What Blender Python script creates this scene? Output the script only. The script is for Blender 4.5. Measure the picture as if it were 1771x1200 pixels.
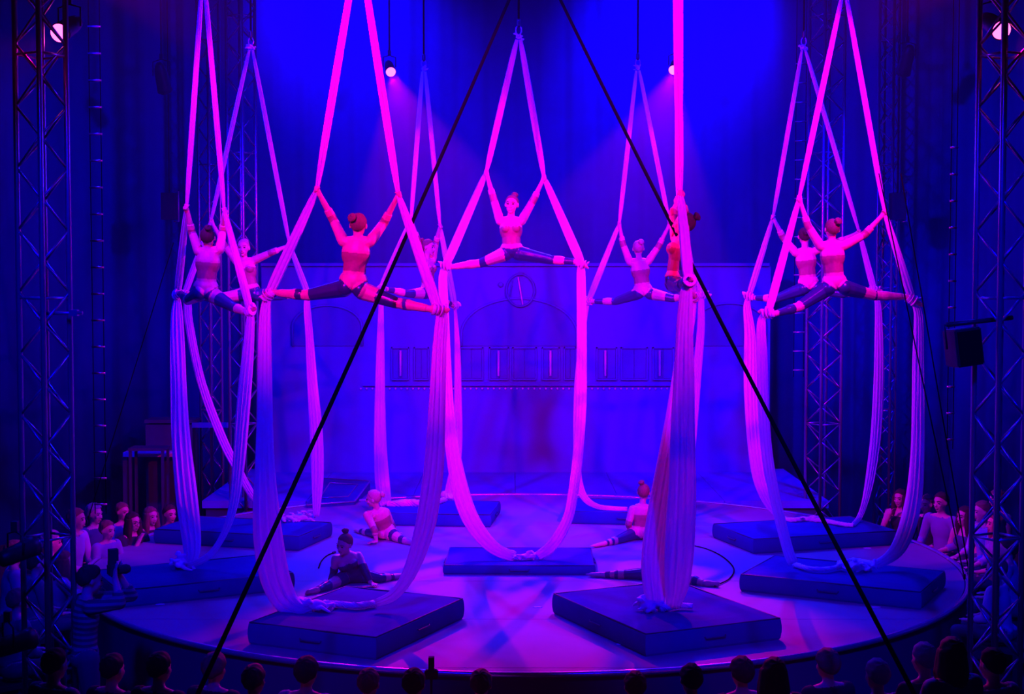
import bpy, bmesh, math, random
import numpy as np
from mathutils import Vector, Matrix

for _o in list(bpy.data.objects):
    bpy.data.objects.remove(_o, do_unlink=True)
SC = bpy.context.scene
COL = SC.collection
PI = math.pi

# ------------------------------------------------------------------ camera
F_PX, CX, CY, HORIZON = 2495.0, 885.5, 600.0, 480.0
CAM_D, CAM_H = 16.85, 3.30
PITCH = math.atan((CY - HORIZON) / F_PX)
CAMP = Vector((0.0, -CAM_D, CAM_H))
_cd = bpy.data.cameras.new('camera')
_cd.sensor_fit = 'HORIZONTAL'; _cd.sensor_width = 36.0
_cd.lens = 36.0 * F_PX / 1771.0
_cd.clip_start = 0.1; _cd.clip_end = 200
_co = bpy.data.objects.new('camera', _cd)
_co.location = CAMP
_co.rotation_euler = (PI / 2 - PITCH, 0, 0)
COL.objects.link(_co)
SC.camera = _co

# ------------------------------------------------------------------ colour management
SC.view_settings.view_transform = 'Standard'
SC.view_settings.look = 'None'
SC.view_settings.gamma = 1.0
SC.view_settings.use_curve_mapping = False
SC.view_settings.exposure = 0.0
SC.cycles.max_bounces = 6
SC.cycles.diffuse_bounces = 3
SC.cycles.glossy_bounces = 2

# ------------------------------------------------------------------ world: dark hall filled with thin stage haze
W = bpy.data.worlds.new('hall_haze'); SC.world = W
W.use_nodes = True
_nt = W.node_tree
_nt.nodes.clear()
_out = _nt.nodes.new('ShaderNodeOutputWorld')
_bg = _nt.nodes.new('ShaderNodeBackground')
_bg.inputs[0].default_value = (0, 0, 0, 1); _bg.inputs[1].default_value = 0.0
_nt.links.new(_bg.outputs[0], _out.inputs['Surface'])
_vs = _nt.nodes.new('ShaderNodeVolumeScatter')
_vs.inputs['Color'].default_value = (1, 1, 1, 1)
_vs.inputs['Density'].default_value = 0.0035
_vs.inputs['Anisotropy'].default_value = 0.62
_nt.links.new(_vs.outputs[0], _out.inputs['Volume'])

BLUE = (0.009, 0.011, 1.0)      # pale blue of the rear rig
DEEP = (0.0, 0.0, 1.0)
TOPB = (0.003, 0.004, 1.0)
SIDEB = (0.006, 0.008, 1.0)
MAGENTA = (1.0, 0.0, 0.32)
ROSE = (1.0, 0.0, 0.30)
CROSS = (1.0, 0.0, 0.45)

def spot(name, loc, target, color, power, angle, blend=0.4, radius=0.08):
    l = bpy.data.lights.new(name, 'SPOT')
    l.color = color; l.energy = power
    l.spot_size = math.radians(angle); l.spot_blend = blend
    l.shadow_soft_size = radius
    o = bpy.data.objects.new(name, l)
    o.location = loc
    d = Vector(target) - Vector(loc)
    o.rotation_euler = d.to_track_quat('-Z', 'Y').to_euler()
    COL.objects.link(o)
    return o

def at0(px, py, d):
    r = Vector(((px - CX) / F_PX, math.cos(PITCH) - (py - CY) / F_PX * math.sin(PITCH), -math.sin(PITCH) - (py - CY) / F_PX * math.cos(PITCH)))
    return CAMP + r * (d / r.y)
# the four visible magenta lamps (built as lamps further down) and where they point
LAMP_BACK_L = Vector((-1.97, 6.9, 6.62)); AIM_BACK_L = Vector((0.35, -3.6, 0.0))
LAMP_BACK_R = Vector((2.63, 6.9, 6.65)); AIM_BACK_R = Vector((0.15, -3.6, 0.0))
LAMP_FRONT_L = at0(96, 62, 12.3); AIM_FRONT_L = Vector((-5.0, -11.0, 2.2))
LAMP_FRONT_R = at0(1739, 57, 12.3); AIM_FRONT_R = Vector((5.0, -11.0, 2.2))
def ahead(a, b, k): return a + (b - a).normalized() * k

# magenta key lamps
spot('magenta_back_spot', LAMP_BACK_L, AIM_BACK_L, MAGENTA, 2600, 27, 0.25, 0.06)
spot('magenta_back_spot', LAMP_BACK_R, AIM_BACK_R, MAGENTA, 2600, 27, 0.25, 0.06)
spot('pink_mast_spot', ahead(LAMP_FRONT_L, AIM_FRONT_L, 0.12), AIM_FRONT_L, ROSE, 60, 44, 0.5, 0.06)
spot('pink_mast_spot', ahead(LAMP_FRONT_R, AIM_FRONT_R, 0.12), AIM_FRONT_R, ROSE, 60, 44, 0.5, 0.06)
spot('rose_mast_spot', (-3.95, -4.4, 6.15), (-2.2, -0.6, 4.3), ROSE, 650, 48, 0.5, 0.07)
spot('rose_mast_spot', (4.25, -4.4, 6.15), (2.7, -0.6, 4.3), ROSE, 1500, 54, 0.5, 0.07)
# cross light from the near masts: each reaches the opposite side of the ring above floor level
spot('magenta_mast_spot', (-3.9, -4.4, 6.0), (3.4, -0.9, 4.2), CROSS, 2900, 44, 0.35, 0.07)
spot('magenta_mast_spot', (4.2, -4.4, 6.0), (-3.1, -0.9, 4.2), CROSS, 2900, 44, 0.35, 0.07)
# rose front-of-house spots above the seats
spot('rose_house_spot', (-4.2, -11.0, 7.0), (-0.7, -1.8, 3.7), ROSE, 4300, 30, 0.55, 0.12)
spot('rose_house_spot', (4.4, -11.0, 7.0), (0.7, -1.8, 3.7), ROSE, 4300, 30, 0.55, 0.12)
# blue wash of the rig: curtain washers, pale spots over the back, two over the ring, two at the near masts, plus added unseen fills
spot('blue_curtain_washer', (-3.0, 6.2, 9.4), (-3.0, 9.4, 7.6), DEEP, 2300, 72, 0.9, 0.25)
spot('blue_curtain_washer', (3.0, 6.2, 9.4), (3.0, 9.4, 7.6), DEEP, 3600, 72, 0.9, 0.25)
spot('pale_blue_spot', (-2.6, 6.4, 10.2), (-1.1, 3.0, 4.5), BLUE, 7500, 38, 0.6, 0.15)
spot('pale_blue_spot', (2.8, 6.4, 10.2), (1.7, 3.0, 4.5), BLUE, 7500, 38, 0.6, 0.15)
spot('blue_top_spot', (-5.2, 3.5, 9.4), (-1.2, -0.6, 1.0), TOPB, 3000, 78, 0.6, 0.25)
spot('blue_top_spot', (5.2, 3.5, 9.4), (1.2, -0.6, 1.0), TOPB, 3000, 78, 0.6, 0.25)
spot('blue_wing_fill', (-6.2, -1.5, 8.8), (-4.0, 9.0, -1.0), DEEP, 4500, 34, 0.9, 0.2)  # pair of added fills, no known lamps: brighten the lower side curtain
spot('blue_wing_fill', (6.6, -1.5, 8.8), (4.6, 9.0, -1.0), DEEP, 9000, 36, 0.9, 0.2)
spot('blue_side_fill', (-7.6, 1.2, 5.8), (0.0, -0.4, 4.6), SIDEB, 2600, 46, 0.5, 0.15)  # pair of added side fills, no known lamps: more blue on silks and figures
spot('blue_side_fill', (7.8, 1.2, 5.8), (0.2, -0.4, 4.6), SIDEB, 2600, 46, 0.5, 0.15)
spot('blue_front_fill', (-2.5, -12.5, 8.0), (-2.2, -1.6, 0.3), DEEP, 6000, 31, 0.5, 0.3)  # pair of added front fills, no known lamps: lift blue on tails and mat sides
spot('blue_front_fill', (2.7, -12.5, 8.0), (2.4, -1.6, 0.3), DEEP, 6000, 31, 0.5, 0.3)
spot('blue_mast_spot', (-4.6, -5.4, 8.6), (3.6, 7.0, 1.0), DEEP, 16000, 68, 0.9, 0.3)
spot('blue_mast_spot', (4.6, -5.4, 8.6), (-3.0, 7.0, 1.0), DEEP, 14000, 68, 0.9, 0.3)

# ------------------------------------------------------------------ helpers: pixels to places
def ray(px, py):
    c = Vector(((px - CX) / F_PX, 1.0, -(py - CY) / F_PX))
    s, k = math.sin(PITCH), math.cos(PITCH)
    return Vector((c.x, c.y * k + c.z * s, -c.y * s + c.z * k))
def at(px, py, d):
    r = ray(px, py)
    return CAMP + r * (d / r.y)
def onz(px, py, z=0.0):
    r = ray(px, py)
    return CAMP + r * ((z - CAMP.z) / r.z)
def ray_ik(parent, px, py, L, sign):
    r = ray(px, py).normalized()
    oc = CAMP - parent
    b = oc.dot(r); c = oc.dot(oc) - L * L
    disc = b * b - c
    t = -b if disc < 0 else -b + sign * math.sqrt(disc)
    return CAMP + r * t
def mid_joint(a, c, px, py, L1, L2, sign):
    best, bp = 1e9, None
    d0 = (a.y + c.y) / 2 + CAM_D
    for i in range(41):
        d = d0 + sign * 0.25 * i / 40
        p = at(px, py, d)
        e = ((p - a).length - L1) ** 2 + ((c - p).length - L2) ** 2 + 0.0004 * i / 40
        if e < best: best, bp = e, p
    return bp

# ------------------------------------------------------------------ helpers: objects
def mat(name, color, rough=0.6, metal=0.0, transl=0.0, noise=0.0, nscale=20, emit=None, estr=0.0, bump=0.0, bscale=60, spec=0.4, sheen=0.0):
    m = bpy.data.materials.new(name); m.use_nodes = True
    nt = m.node_tree; nt.nodes.clear()
    out = nt.nodes.new('ShaderNodeOutputMaterial')
    p = nt.nodes.new('ShaderNodeBsdfPrincipled')
    p.inputs['Base Color'].default_value = (*color, 1)
    p.inputs['Roughness'].default_value = rough
    p.inputs['Metallic'].default_value = metal
    p.inputs['Specular IOR Level'].default_value = spec
    if sheen: p.inputs['Sheen Weight'].default_value = sheen
    tc = nt.nodes.new('ShaderNodeTexCoord')
    if noise > 0:
        n = nt.nodes.new('ShaderNodeTexNoise'); n.inputs['Scale'].default_value = nscale
        n.inputs['Detail'].default_value = 4
        nt.links.new(tc.outputs['Object'], n.inputs['Vector'])
        mx = nt.nodes.new('ShaderNodeMixRGB'); mx.blend_type = 'MIX'
        mx.inputs[1].default_value = (*[c * (1 - noise) for c in color], 1)
        mx.inputs[2].default_value = (*[min(1, c * (1 + noise)) for c in color], 1)
        nt.links.new(n.outputs['Fac'], mx.inputs[0])
        nt.links.new(mx.outputs[0], p.inputs['Base Color'])
    if bump > 0:
        n2 = nt.nodes.new('ShaderNodeTexNoise'); n2.inputs['Scale'].default_value = bscale
        nt.links.new(tc.outputs['Object'], n2.inputs['Vector'])
        b = nt.nodes.new('ShaderNodeBump'); b.inputs['Strength'].default_value = bump
        b.inputs['Distance'].default_value = 0.01
        nt.links.new(n2.outputs['Fac'], b.inputs['Height'])
        nt.links.new(b.outputs['Normal'], p.inputs['Normal'])
    if emit:
        p.inputs['Emission Color'].default_value = (*emit, 1)
        p.inputs['Emission Strength'].default_value = estr
    if transl > 0:
        t = nt.nodes.new('ShaderNodeBsdfTranslucent'); t.inputs['Color'].default_value = (*color, 1)
        ms = nt.nodes.new('ShaderNodeMixShader'); ms.inputs[0].default_value = transl
        nt.links.new(p.outputs[0], ms.inputs[1]); nt.links.new(t.outputs[0], ms.inputs[2])
        nt.links.new(ms.outputs[0], out.inputs['Surface'])
    else:
        nt.links.new(p.outputs[0], out.inputs['Surface'])
    return m

def stripe_mat(name, c1, c2, freq):
    m = mat(name, c1, 0.8)
    nt = m.node_tree
    p = next(n for n in nt.nodes if n.type == 'BSDF_PRINCIPLED')
    tc = next(n for n in nt.nodes if n.type == 'TEX_COORD')
    w = nt.nodes.new('ShaderNodeTexWave'); w.bands_direction = 'Z'; w.inputs['Scale'].default_value = freq
    w.inputs['Distortion'].default_value = 0.6
    nt.links.new(tc.outputs['Object'], w.inputs['Vector'])
    r = nt.nodes.new('ShaderNodeValToRGB')
    r.color_ramp.elements[0].position = 0.45; r.color_ramp.elements[0].color = (*c1, 1)
    r.color_ramp.elements[1].position = 0.55; r.color_ramp.elements[1].color = (*c2, 1)
    nt.links.new(w.outputs['Fac'], r.inputs[0]); nt.links.new(r.outputs[0], p.inputs['Base Color'])
    return m

M = {
    'skin': mat('skin', (0.72, 0.40, 0.30), 0.5, noise=0.08, nscale=30),
    'nude': mat('nude_mesh_fabric', (0.80, 0.42, 0.27), 0.45, noise=0.15, nscale=50, sheen=0.2),
    'bronze': mat('bronze_satin', (0.40, 0.17, 0.12), 0.4, noise=0.2, nscale=35),
    'navy': mat('navy_lycra', (0.030, 0.035, 0.11), 0.28, spec=0.6, noise=0.15, nscale=30),
    'black_lycra': mat('black_lycra', (0.05, 0.03, 0.07), 0.4, noise=0.15),
    'hair_dark': mat('dark_brown_hair', (0.06, 0.03, 0.025), 0.75, noise=0.4, nscale=80, spec=0.12),
    'hair_brown': mat('brown_hair', (0.22, 0.11, 0.07), 0.75, noise=0.4, nscale=80, spec=0.12),
    'hair_blond': mat('blond_hair', (0.55, 0.36, 0.20), 0.75, noise=0.35, nscale=80),
    'hair_grey': mat('grey_hair', (0.26, 0.25, 0.25), 0.8, noise=0.3, nscale=80),
    'eye': mat('eye_dark', (0.03, 0.02, 0.02), 0.2),
    'lip': mat('lips', (0.55, 0.16, 0.15), 0.4),
    'teeth': mat('teeth', (0.9, 0.88, 0.85), 0.3),
    'silk': mat('white_silk', (0.86, 0.84, 0.86), 0.55, transl=0.42, sheen=0.2, bump=0.25, bscale=45),
    'silk_knot': mat('white_silk_knotted', (0.88, 0.86, 0.88), 0.6, transl=0.2, bump=0.6, bscale=40),
    'mat': mat('dark_blue_vinyl', (0.018, 0.018, 0.24), 0.85, noise=0.2, nscale=6, bump=0.15, bscale=120, spec=0.08),
    'mat_pipe': mat('mat_piping', (0.03, 0.03, 0.10), 0.5),
    'floor': mat('dance_floor', (0.30, 0.25, 0.28), 0.55, noise=0.12, nscale=3, bump=0.06, bscale=90, spec=0.15),
    'deck': mat('blue_painted_deck', (0.10, 0.08, 0.48), 0.7, noise=0.12, nscale=4, spec=0.1),
    'floor_seam': mat('floor_underlay', (0.05, 0.05, 0.06), 0.8),
    'rim': mat('stage_rim_metal', (0.7, 0.7, 0.75), 0.25, 0.8, noise=0.2, nscale=15),
    'skirt': mat('black_stage_skirt', (0.025, 0.025, 0.08), 0.9),
    'ground': mat('dark_carpet', (0.03, 0.03, 0.04), 0.95, noise=0.3, nscale=25),
    'curtain': mat('dark_blue_velvet', (0.006, 0.008, 0.28), 0.95, noise=0.15, nscale=3, spec=0.0),
    'facade': mat('painted_facade', (0.085, 0.07, 0.38), 0.85, noise=0.08, nscale=4, spec=0.05),
    'facade_dark': mat('painted_facade_dark', (0.065, 0.055, 0.31), 0.85, noise=0.08, nscale=6, spec=0.05),
    'facade_light': mat('pale_strip', (0.85, 0.80, 0.85), 0.4),
    'alu': mat('truss_aluminium', (0.42, 0.42, 0.46), 0.32, 0.75, noise=0.15, nscale=12),
    'black': mat('black_metal', (0.02, 0.02, 0.025), 0.45),
    'rope': mat('black_rope', (0.004, 0.004, 0.006), 0.95, spec=0.0),
    'wood': mat('dark_wood', (0.05, 0.05, 0.09), 0.5, noise=0.3, nscale=10),
    'stage_mark': mat('white_mark', (0.85, 0.85, 0.9), 0.4),
    'lens': mat('lit_magenta_lens', (1, 0.3, 0.7), 0.3, emit=(1.0, 0.06, 0.40), estr=7),
    'lens_off': mat('dark_lens', (0.05, 0.05, 0.1), 0.1),
    'glass': mat('spectacle_glass', (0.25, 0.25, 0.3), 0.1),
}

def link(name, me, m=None, parent=None, origin=None):
    o = bpy.data.objects.new(name, me)
    COL.objects.link(o)
    if m is not None:
        ms = m if isinstance(m, (list, tuple)) else [m]
        me.materials.clear()
        for x in ms: me.materials.append(x)
    if origin is not None: o.location = origin
    if parent is not None: o.parent = parent
    return o
def pymesh(name, vs, fs, smooth=True):
    me = bpy.data.meshes.new(name)
    me.from_pydata([tuple(v) for v in vs], [], fs)
    me.update()
    if smooth: me.polygons.foreach_set('use_smooth', [True] * len(me.polygons))
    return me
def tag(o, label=None, cat=None, group=None, kind=None):
    if label: o['label'] = label
    if cat: o['category'] = cat
    if group: o['group'] = group
    if kind: o['kind'] = kind
    return o
def empty(name, loc, label=None, cat=None, group=None, kind=None):
    o = bpy.data.objects.new(name, None); o.empty_display_size = 0.1
    o.location = loc; COL.objects.link(o)
    return tag(o, label, cat, group, kind)

class G:
    """collects shapes in world space; build() makes one mesh object relative to a parent's origin"""
    def __init__(s): s.v = []; s.f = []
    def add(s, vs, fs):
        n = len(s.v); s.v += [Vector(v) for v in vs]; s.f += [[i + n for i in f] for f in fs]; return s
    def box(s, c, size, rz=0.0, rot=None):
        c = Vector(c); h = [x / 2 for x in size]
        R = rot if rot is not None else Matrix.Rotation(rz, 3, 'Z')
        vs = [c + R @ Vector((x * h[0], y * h[1], z * h[2])) for x in (-1, 1) for y in (-1, 1) for z in (-1, 1)]
        return s.add(vs, [(0, 1, 3, 2), (4, 6, 7, 5), (0, 4, 5, 1), (2, 3, 7, 6), (0, 2, 6, 4), (1, 5, 7, 3)])
    def tube(s, pts, r, seg=8, closed=False):
        pts = [Vector(p) for p in pts]; n = len(pts)
        rs = r if isinstance(r, (list, tuple)) else [r] * n
        base = len(s.v); ref = None
        for i, p in enumerate(pts):
            a = pts[(i - 1) % n] if (closed or i > 0) else p
            b = pts[(i + 1) % n] if (closed or i < n - 1) else p
            t = (b - a).normalized()
            if ref is None: ref = t.orthogonal().normalized()
            ref = (ref - t * ref.dot(t)).normalized()
            q = t.cross(ref)
            for k in range(seg):
                an = 2 * PI * k / seg
                s.v.append(p + (ref * math.cos(an) + q * math.sin(an)) * rs[i])
        m = n if closed else n - 1
        for i in range(m):
            for k in range(seg):
                a = base + i * seg + k; b = base + i * seg + (k + 1) % seg
                c = base + ((i + 1) % n) * seg + (k + 1) % seg; d = base + ((i + 1) % n) * seg + k
                s.f.append([a, b, c, d])
        if not closed:
            s.f.append([base + k for k in reversed(range(seg))])
            s.f.append([base + (n - 1) * seg + k for k in range(seg)])
        return s
    def cone(s, a, b, ra, rb, seg=10, side=None, k=1.0, caps=4):
        """tapered capsule; cross-section stretched by k along side"""
        a = Vector(a); b = Vector(b); t = b - a; L = t.length
        t = t / L if L > 1e-6 else Vector((0, 0, 1))
        x = Vector(side) if side is not None else t.orthogonal()
        x = x - t * x.dot(t)
        x = x.normalized() if x.length > 1e-5 else t.orthogonal().normalized()
        y = t.cross(x)
        rings = []
        for i in range(caps):
            an = PI / 2 * (1 - i / caps)
            rings.append((a - t * ra * math.sin(an), max(ra * math.cos(an), ra * 0.03)))
        rings.append((a, ra)); rings.append((b, rb))
        for i in range(1, caps + 1):
            an = PI / 2 * i / caps
            rings.append((b + t * rb * math.sin(an), max(rb * math.cos(an), rb * 0.03)))
        base = len(s.v)
        for c, r in rings:
            for j in range(seg):
                an = 2 * PI * j / seg
                s.v.append(c + x * (math.cos(an) * r * k) + y * (math.sin(an) * r))
        for i in range(len(rings) - 1):
            for j in range(seg):
                s.f.append([base + i * seg + j, base + i * seg + (j + 1) % seg, base + (i + 1) * seg + (j + 1) % seg, base + (i + 1) * seg + j])
        s.f.append([base + j for j in reversed(range(seg))])
        s.f.append([base + (len(rings) - 1) * seg + j for j in range(seg)])
        return s
    def ell(s, c, ax, ay, az, seg=14, ring=9):
        c = Vector(c); base = len(s.v)
        for i in range(ring + 1):
            th = PI * (i + 0.0) / ring
            st = max(math.sin(th), 0.02)
            for j in range(seg):
                an = 2 * PI * j / seg
                s.v.append(c + ax * (st * math.cos(an)) + ay * (st * math.sin(an)) + az * math.cos(th))
        for i in range(ring):
            for j in range(seg):
                s.f.append([base + i * seg + j, base + (i + 1) * seg + j, base + (i + 1) * seg + (j + 1) % seg, base + i * seg + (j + 1) % seg])
        s.f.append([base + j for j in range(seg)])
        s.f.append([base + ring * seg + j for j in reversed(range(seg))])
        return s
    def build(s, name, m, parent=None, smooth=True, rel=None):
        o = rel if rel is not None else (parent_origin(parent) if parent is not None else Vector((0, 0, 0)))
        me = pymesh(name, [v - o for v in s.v], s.f, smooth)
        return link(name, me, m, parent)
    def remesh(s, voxel, smooth=3, fac=0.5, origin=Vector((0, 0, 0))):
        me = pymesh('tmp', [v - origin for v in s.v], s.f, False)
        bm = bmesh.new(); bm.from_mesh(me); bmesh.ops.recalc_face_normals(bm, faces=bm.faces); bm.to_mesh(me); bm.free()
        o = bpy.data.objects.new('tmp', me); COL.objects.link(o)
        r = o.modifiers.new('r', 'REMESH'); r.mode = 'VOXEL'; r.voxel_size = voxel; r.use_smooth_shade = True
        if smooth:
            q = o.modifiers.new('s', 'SMOOTH'); q.iterations = smooth; q.factor = fac
        dg = bpy.context.evaluated_depsgraph_get()
        res = bpy.data.meshes.new_from_object(o.evaluated_get(dg), depsgraph=dg)
        bpy.data.objects.remove(o); bpy.data.meshes.remove(me)
        res.polygons.foreach_set('use_smooth', [True] * len(res.polygons))
        return res
def parent_origin(p):
    o = Vector((0, 0, 0))
    while p is not None:
        o = o + p.location; p = p.parent
    return o
def catmull(pts, n):
    """pts: list of tuples (any dim) -> n samples, uniform in chord length"""
    P = np.array([list(p) for p in pts], float)
    if len(P) == 2:
        return [P[0] + (P[1] - P[0]) * i / (n - 1) for i in range(n)]
    Q = np.vstack([2 * P[0] - P[1], P, 2 * P[-1] - P[-2]])
    L = np.concatenate([[0], np.cumsum(np.maximum(np.linalg.norm(np.diff(P[:, :3], axis=0), axis=1), 1e-6))])
    out = []
    for i in range(n):
        x = L[-1] * i / (n - 1)
        k = min(max(np.searchsorted(L, x) - 1, 0), len(P) - 2)
        t = (x - L[k]) / (L[k + 1] - L[k])
        p0, p1, p2, p3 = Q[k], Q[k + 1], Q[k + 2], Q[k + 3]
        out.append(0.5 * ((2 * p1) + (-p0 + p2) * t + (2 * p0 - 5 * p1 + 4 * p2 - p3) * t * t + (-p0 + 3 * p1 - 3 * p2 + p3) * t ** 3))
    return out

# ================================================================== the setting
GROUND = -0.90
CEN = Vector((0.13, 0.0, 0.0)); RAD = 5.0
g = G(); g.box((0, 3, GROUND - 0.1), (40, 50, 0.2))
tag(g.build('floor', M['ground'], smooth=False), kind='structure')['label'] = 'dark carpeted hall floor around the ring'

# round stage: skirt, underlay, dance-floor strips with open seams, metal rim
stage = empty('ring_stage', CEN, 'round stage with black skirt and grey dance-floor strips', None, None, 'structure')
def disc(g, r, z0, z1, seg=128):
    vs = []
    for z in (z0, z1):
        vs += [CEN + Vector((r * math.cos(2 * PI * i / seg), r * math.sin(2 * PI * i / seg), z)) for i in range(seg)]
    fs = [[i, (i + 1) % seg, seg + (i + 1) % seg, seg + i] for i in range(seg)]
    fs += [list(range(seg, 2 * seg)), list(reversed(range(seg)))]
    g.add(vs, fs)
g = G(); disc(g, RAD - 0.02, GROUND, -0.015); g.build('skirt', M['skirt'], stage, smooth=False)
g = G(); disc(g, RAD - 0.05, -0.015, -0.004); g.build('underlay', M['floor_seam'], stage, smooth=False)
strip = 1.75; y0 = -RAD + 0.22
ys = [-RAD + 0.02]
while y0 < RAD - 0.1:
    ys.append(y0); y0 += strip
ys.append(RAD - 0.02)
for a, b in zip(ys[:-1], ys[1:]):
    a2, b2 = a + 0.004, b - 0.004
    n = 40; R = RAD - 0.04
    top = []; bot = []
    for i in range(n + 1):
        y = a2 + (b2 - a2) * i / n
        x = math.sqrt(max(R * R - y * y, 0.0))
        top.append((x, y)); bot.append((-x, y))
    vs = [(CEN.x + x, y, 0.0) for x, y in top] + [(CEN.x + x, y, 0.0) for x, y in bot]
    vs += [(x, y, -0.004) for x, y, z in vs]
    N = 2 * (n + 1)
    fs = []
    for i in range(n):
        fs.append([i, i + 1, n + 2 + i, n + 1 + i])
        fs.append([i, N + i, N + i + 1, i + 1]); fs.append([n + 1 + i, n + 2 + i, N + n + 2 + i, N + n + 1 + i])
    fs.append([0, n + 1, N + n + 1, N]); fs.append([n, N + n, N + 2 * n + 1, 2 * n + 1])
    G().add(vs, fs).build('floor_strip', M['floor'], stage, smooth=False)
g = G(); seg = 160
g.tube([CEN + Vector((RAD * math.cos(2 * PI * i / seg), RAD * math.sin(2 * PI * i / seg), 0.0)) for i in range(seg)], 0.028, 8, True)
g.build('rim', M['rim'], stage)

# rear stage behind the ring
rear = empty('rear_stage', (0, 6.2, 0), 'flat rear stage between ring and painted facade', None, None, 'structure')
for i in range(6):
    x0 = -4.6 + i * 1.55
    G().box((x0 + 0.775, 6.2, -0.06), (1.542, 3.6, 0.11)).build('deck_panel', M['deck'], rear, smooth=False)
G().box((0.05, 6.2, -0.51), (9.2, 3.5, 0.78)).build('skirt', M['skirt'], rear, smooth=False)

# pleated curtain around the back half of the hall
def curtain():
    vs = []; n = 1500; RC = 10.2
    for t in range(2):
        for z in (GROUND, 12.0):
            for i in range(n + 1):
                a = math.radians(-112 + 224 * i / n)
                s_ = a * RC
                w = 0.035 * math.sin(s_ * 2 * PI / 0.62) + 0.012 * math.sin(s_ * 2 * PI / 0.27 + 1.3)
                r = RC + w + t * 0.03
                vs.append((CEN.x + r * math.sin(a), r * math.cos(a) * 0.93, z))
    m = n + 1; fs = []
    for i in range(n):
        fs.append([i, m + i, m + i + 1, i + 1])
        fs.append([2 * m + i, 2 * m + i + 1, 3 * m + i + 1, 3 * m + i])
        fs.append([i, i + 1, 2 * m + i + 1, 2 * m + i]); fs.append([m + i, 3 * m + i, 3 * m + i + 1, m + i + 1])
    return G().add(vs, fs)
tag(curtain().build('wall_back', M['curtain']), kind='structure')['label'] = 'dark pleated curtain around the back of the hall'

# painted facade (stage set) with arches, clock and window strip
FD = 24.4
def fp(px, py, dd=0.0): return at(px, py, FD - dd)
fac = empty('stage_facade', fp(885, 818), 'wide painted house front with arches, clock and row of windows', 'backdrop')
def fbox(x0, y0, x1, y1, front, back=None):
    """box on the facade between two pixel corners, front = metres proud of the wall"""
    a = fp(x0, y0); b = fp(x1, y1)
    th = front - (back if back is not None else 0.0)
    return G().box(((a.x + b.x) / 2, a.y - front + th / 2, (a.z + b.z) / 2), (abs(b.x - a.x), th, abs(a.z - b.z)))
fbot = 480 + F_PX * CAM_H / FD + 2
fbox(452, 459, 1330, fbot, 0.0, -0.15).build('wall_panel', M['facade'], fac, smooth=False)
fbox(452, 455, 1330, 460, 0.06, -0.15).build('cornice', M['facade'], fac, smooth=False)
fbox(628, 662, 1172, 667, 0.05, 0.0).build('ledge', M['facade'], fac, smooth=False)
def arch(cx, half, top, bottom):
    c = fp(cx, top); l = fp(cx - half, top); rr = c.x - l.x; zb = fp(cx, bottom).z; y = c.y
    zc = c.z - rr * 0.62
    pts = [(c.x - rr, zb)] + [(c.x - rr * math.cos(PI * i / 24), zc + rr * 0.62 * math.sin(PI * i / 24)) for i in range(25)] + [(c.x + rr, zb)]
    vs = [(x, y - 0.02, z) for x, z in pts] + [(x, y + 0.01, z) for x, z in pts]; n = len(pts)
    fs = [list(range(n)), list(reversed(range(n, 2 * n)))] + [[i, n + i, n + (i + 1) % n, (i + 1) % n] for i in range(n)]
    G().add(vs, fs).build('arch_infill', M['facade_dark'], fac, smooth=False)
    g = G(); g.tube([(x, y - 0.03, z) for x, z in pts], 0.022, 6); g.build('arch_moulding', M['facade'], fac)
arch(566, 60, 528, 598); arch(898, 100, 516, 598); arch(1262, 62, 524, 598)
# clock
cc = fp(900, 502); ck = G(); rr = 0.235
ck.tube([(cc.x + rr * math.cos(2 * PI * i / 40), cc.y - 0.05, cc.z + 1.15 * rr * math.sin(2 * PI * i / 40)) for i in range(40)], 0.02, 6, True)
clock = ck.build('clock', M['facade_dark'], fac)
n = 40; vs = [(cc.x + rr * math.cos(2 * PI * i / n), cc.y - 0.03, cc.z + 1.15 * rr * math.sin(2 * PI * i / n)) for i in range(n)]
vs += [(x, y + 0.03, z) for x, y, z in vs]
G().add(vs, [list(range(n)), list(reversed(range(n, 2 * n)))] + [[i, n + i, n + (i + 1) % n, (i + 1) % n] for i in range(n)]).build('clock_face', M['facade'], clock, smooth=False, rel=parent_origin(fac))
g = G(); g.tube([fp(886, 484, 0.055), fp(882, 512, 0.055)], 0.010, 6); g.build('clock_hand', M['facade'], clock, rel=parent_origin(fac))
g = G(); g.tube([fp(896, 479, 0.055), fp(904, 527, 0.055)], 0.012, 6); g.build('clock_hand', M['facade_light'], clock, rel=parent_origin(fac))
fbox(896, 470, 904, 476, 0.08).build('clock_finial', M['facade_dark'], fac, smooth=False)
g = G(); p = fp(866, 492); g.ell(p + Vector((0, -0.03, 0)), Vector((0.045, 0, 0)), Vector((0, 0.03, 0)), Vector((0, 0, 0.045))); g.build('knob', M['facade_dark'], fac)
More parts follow.
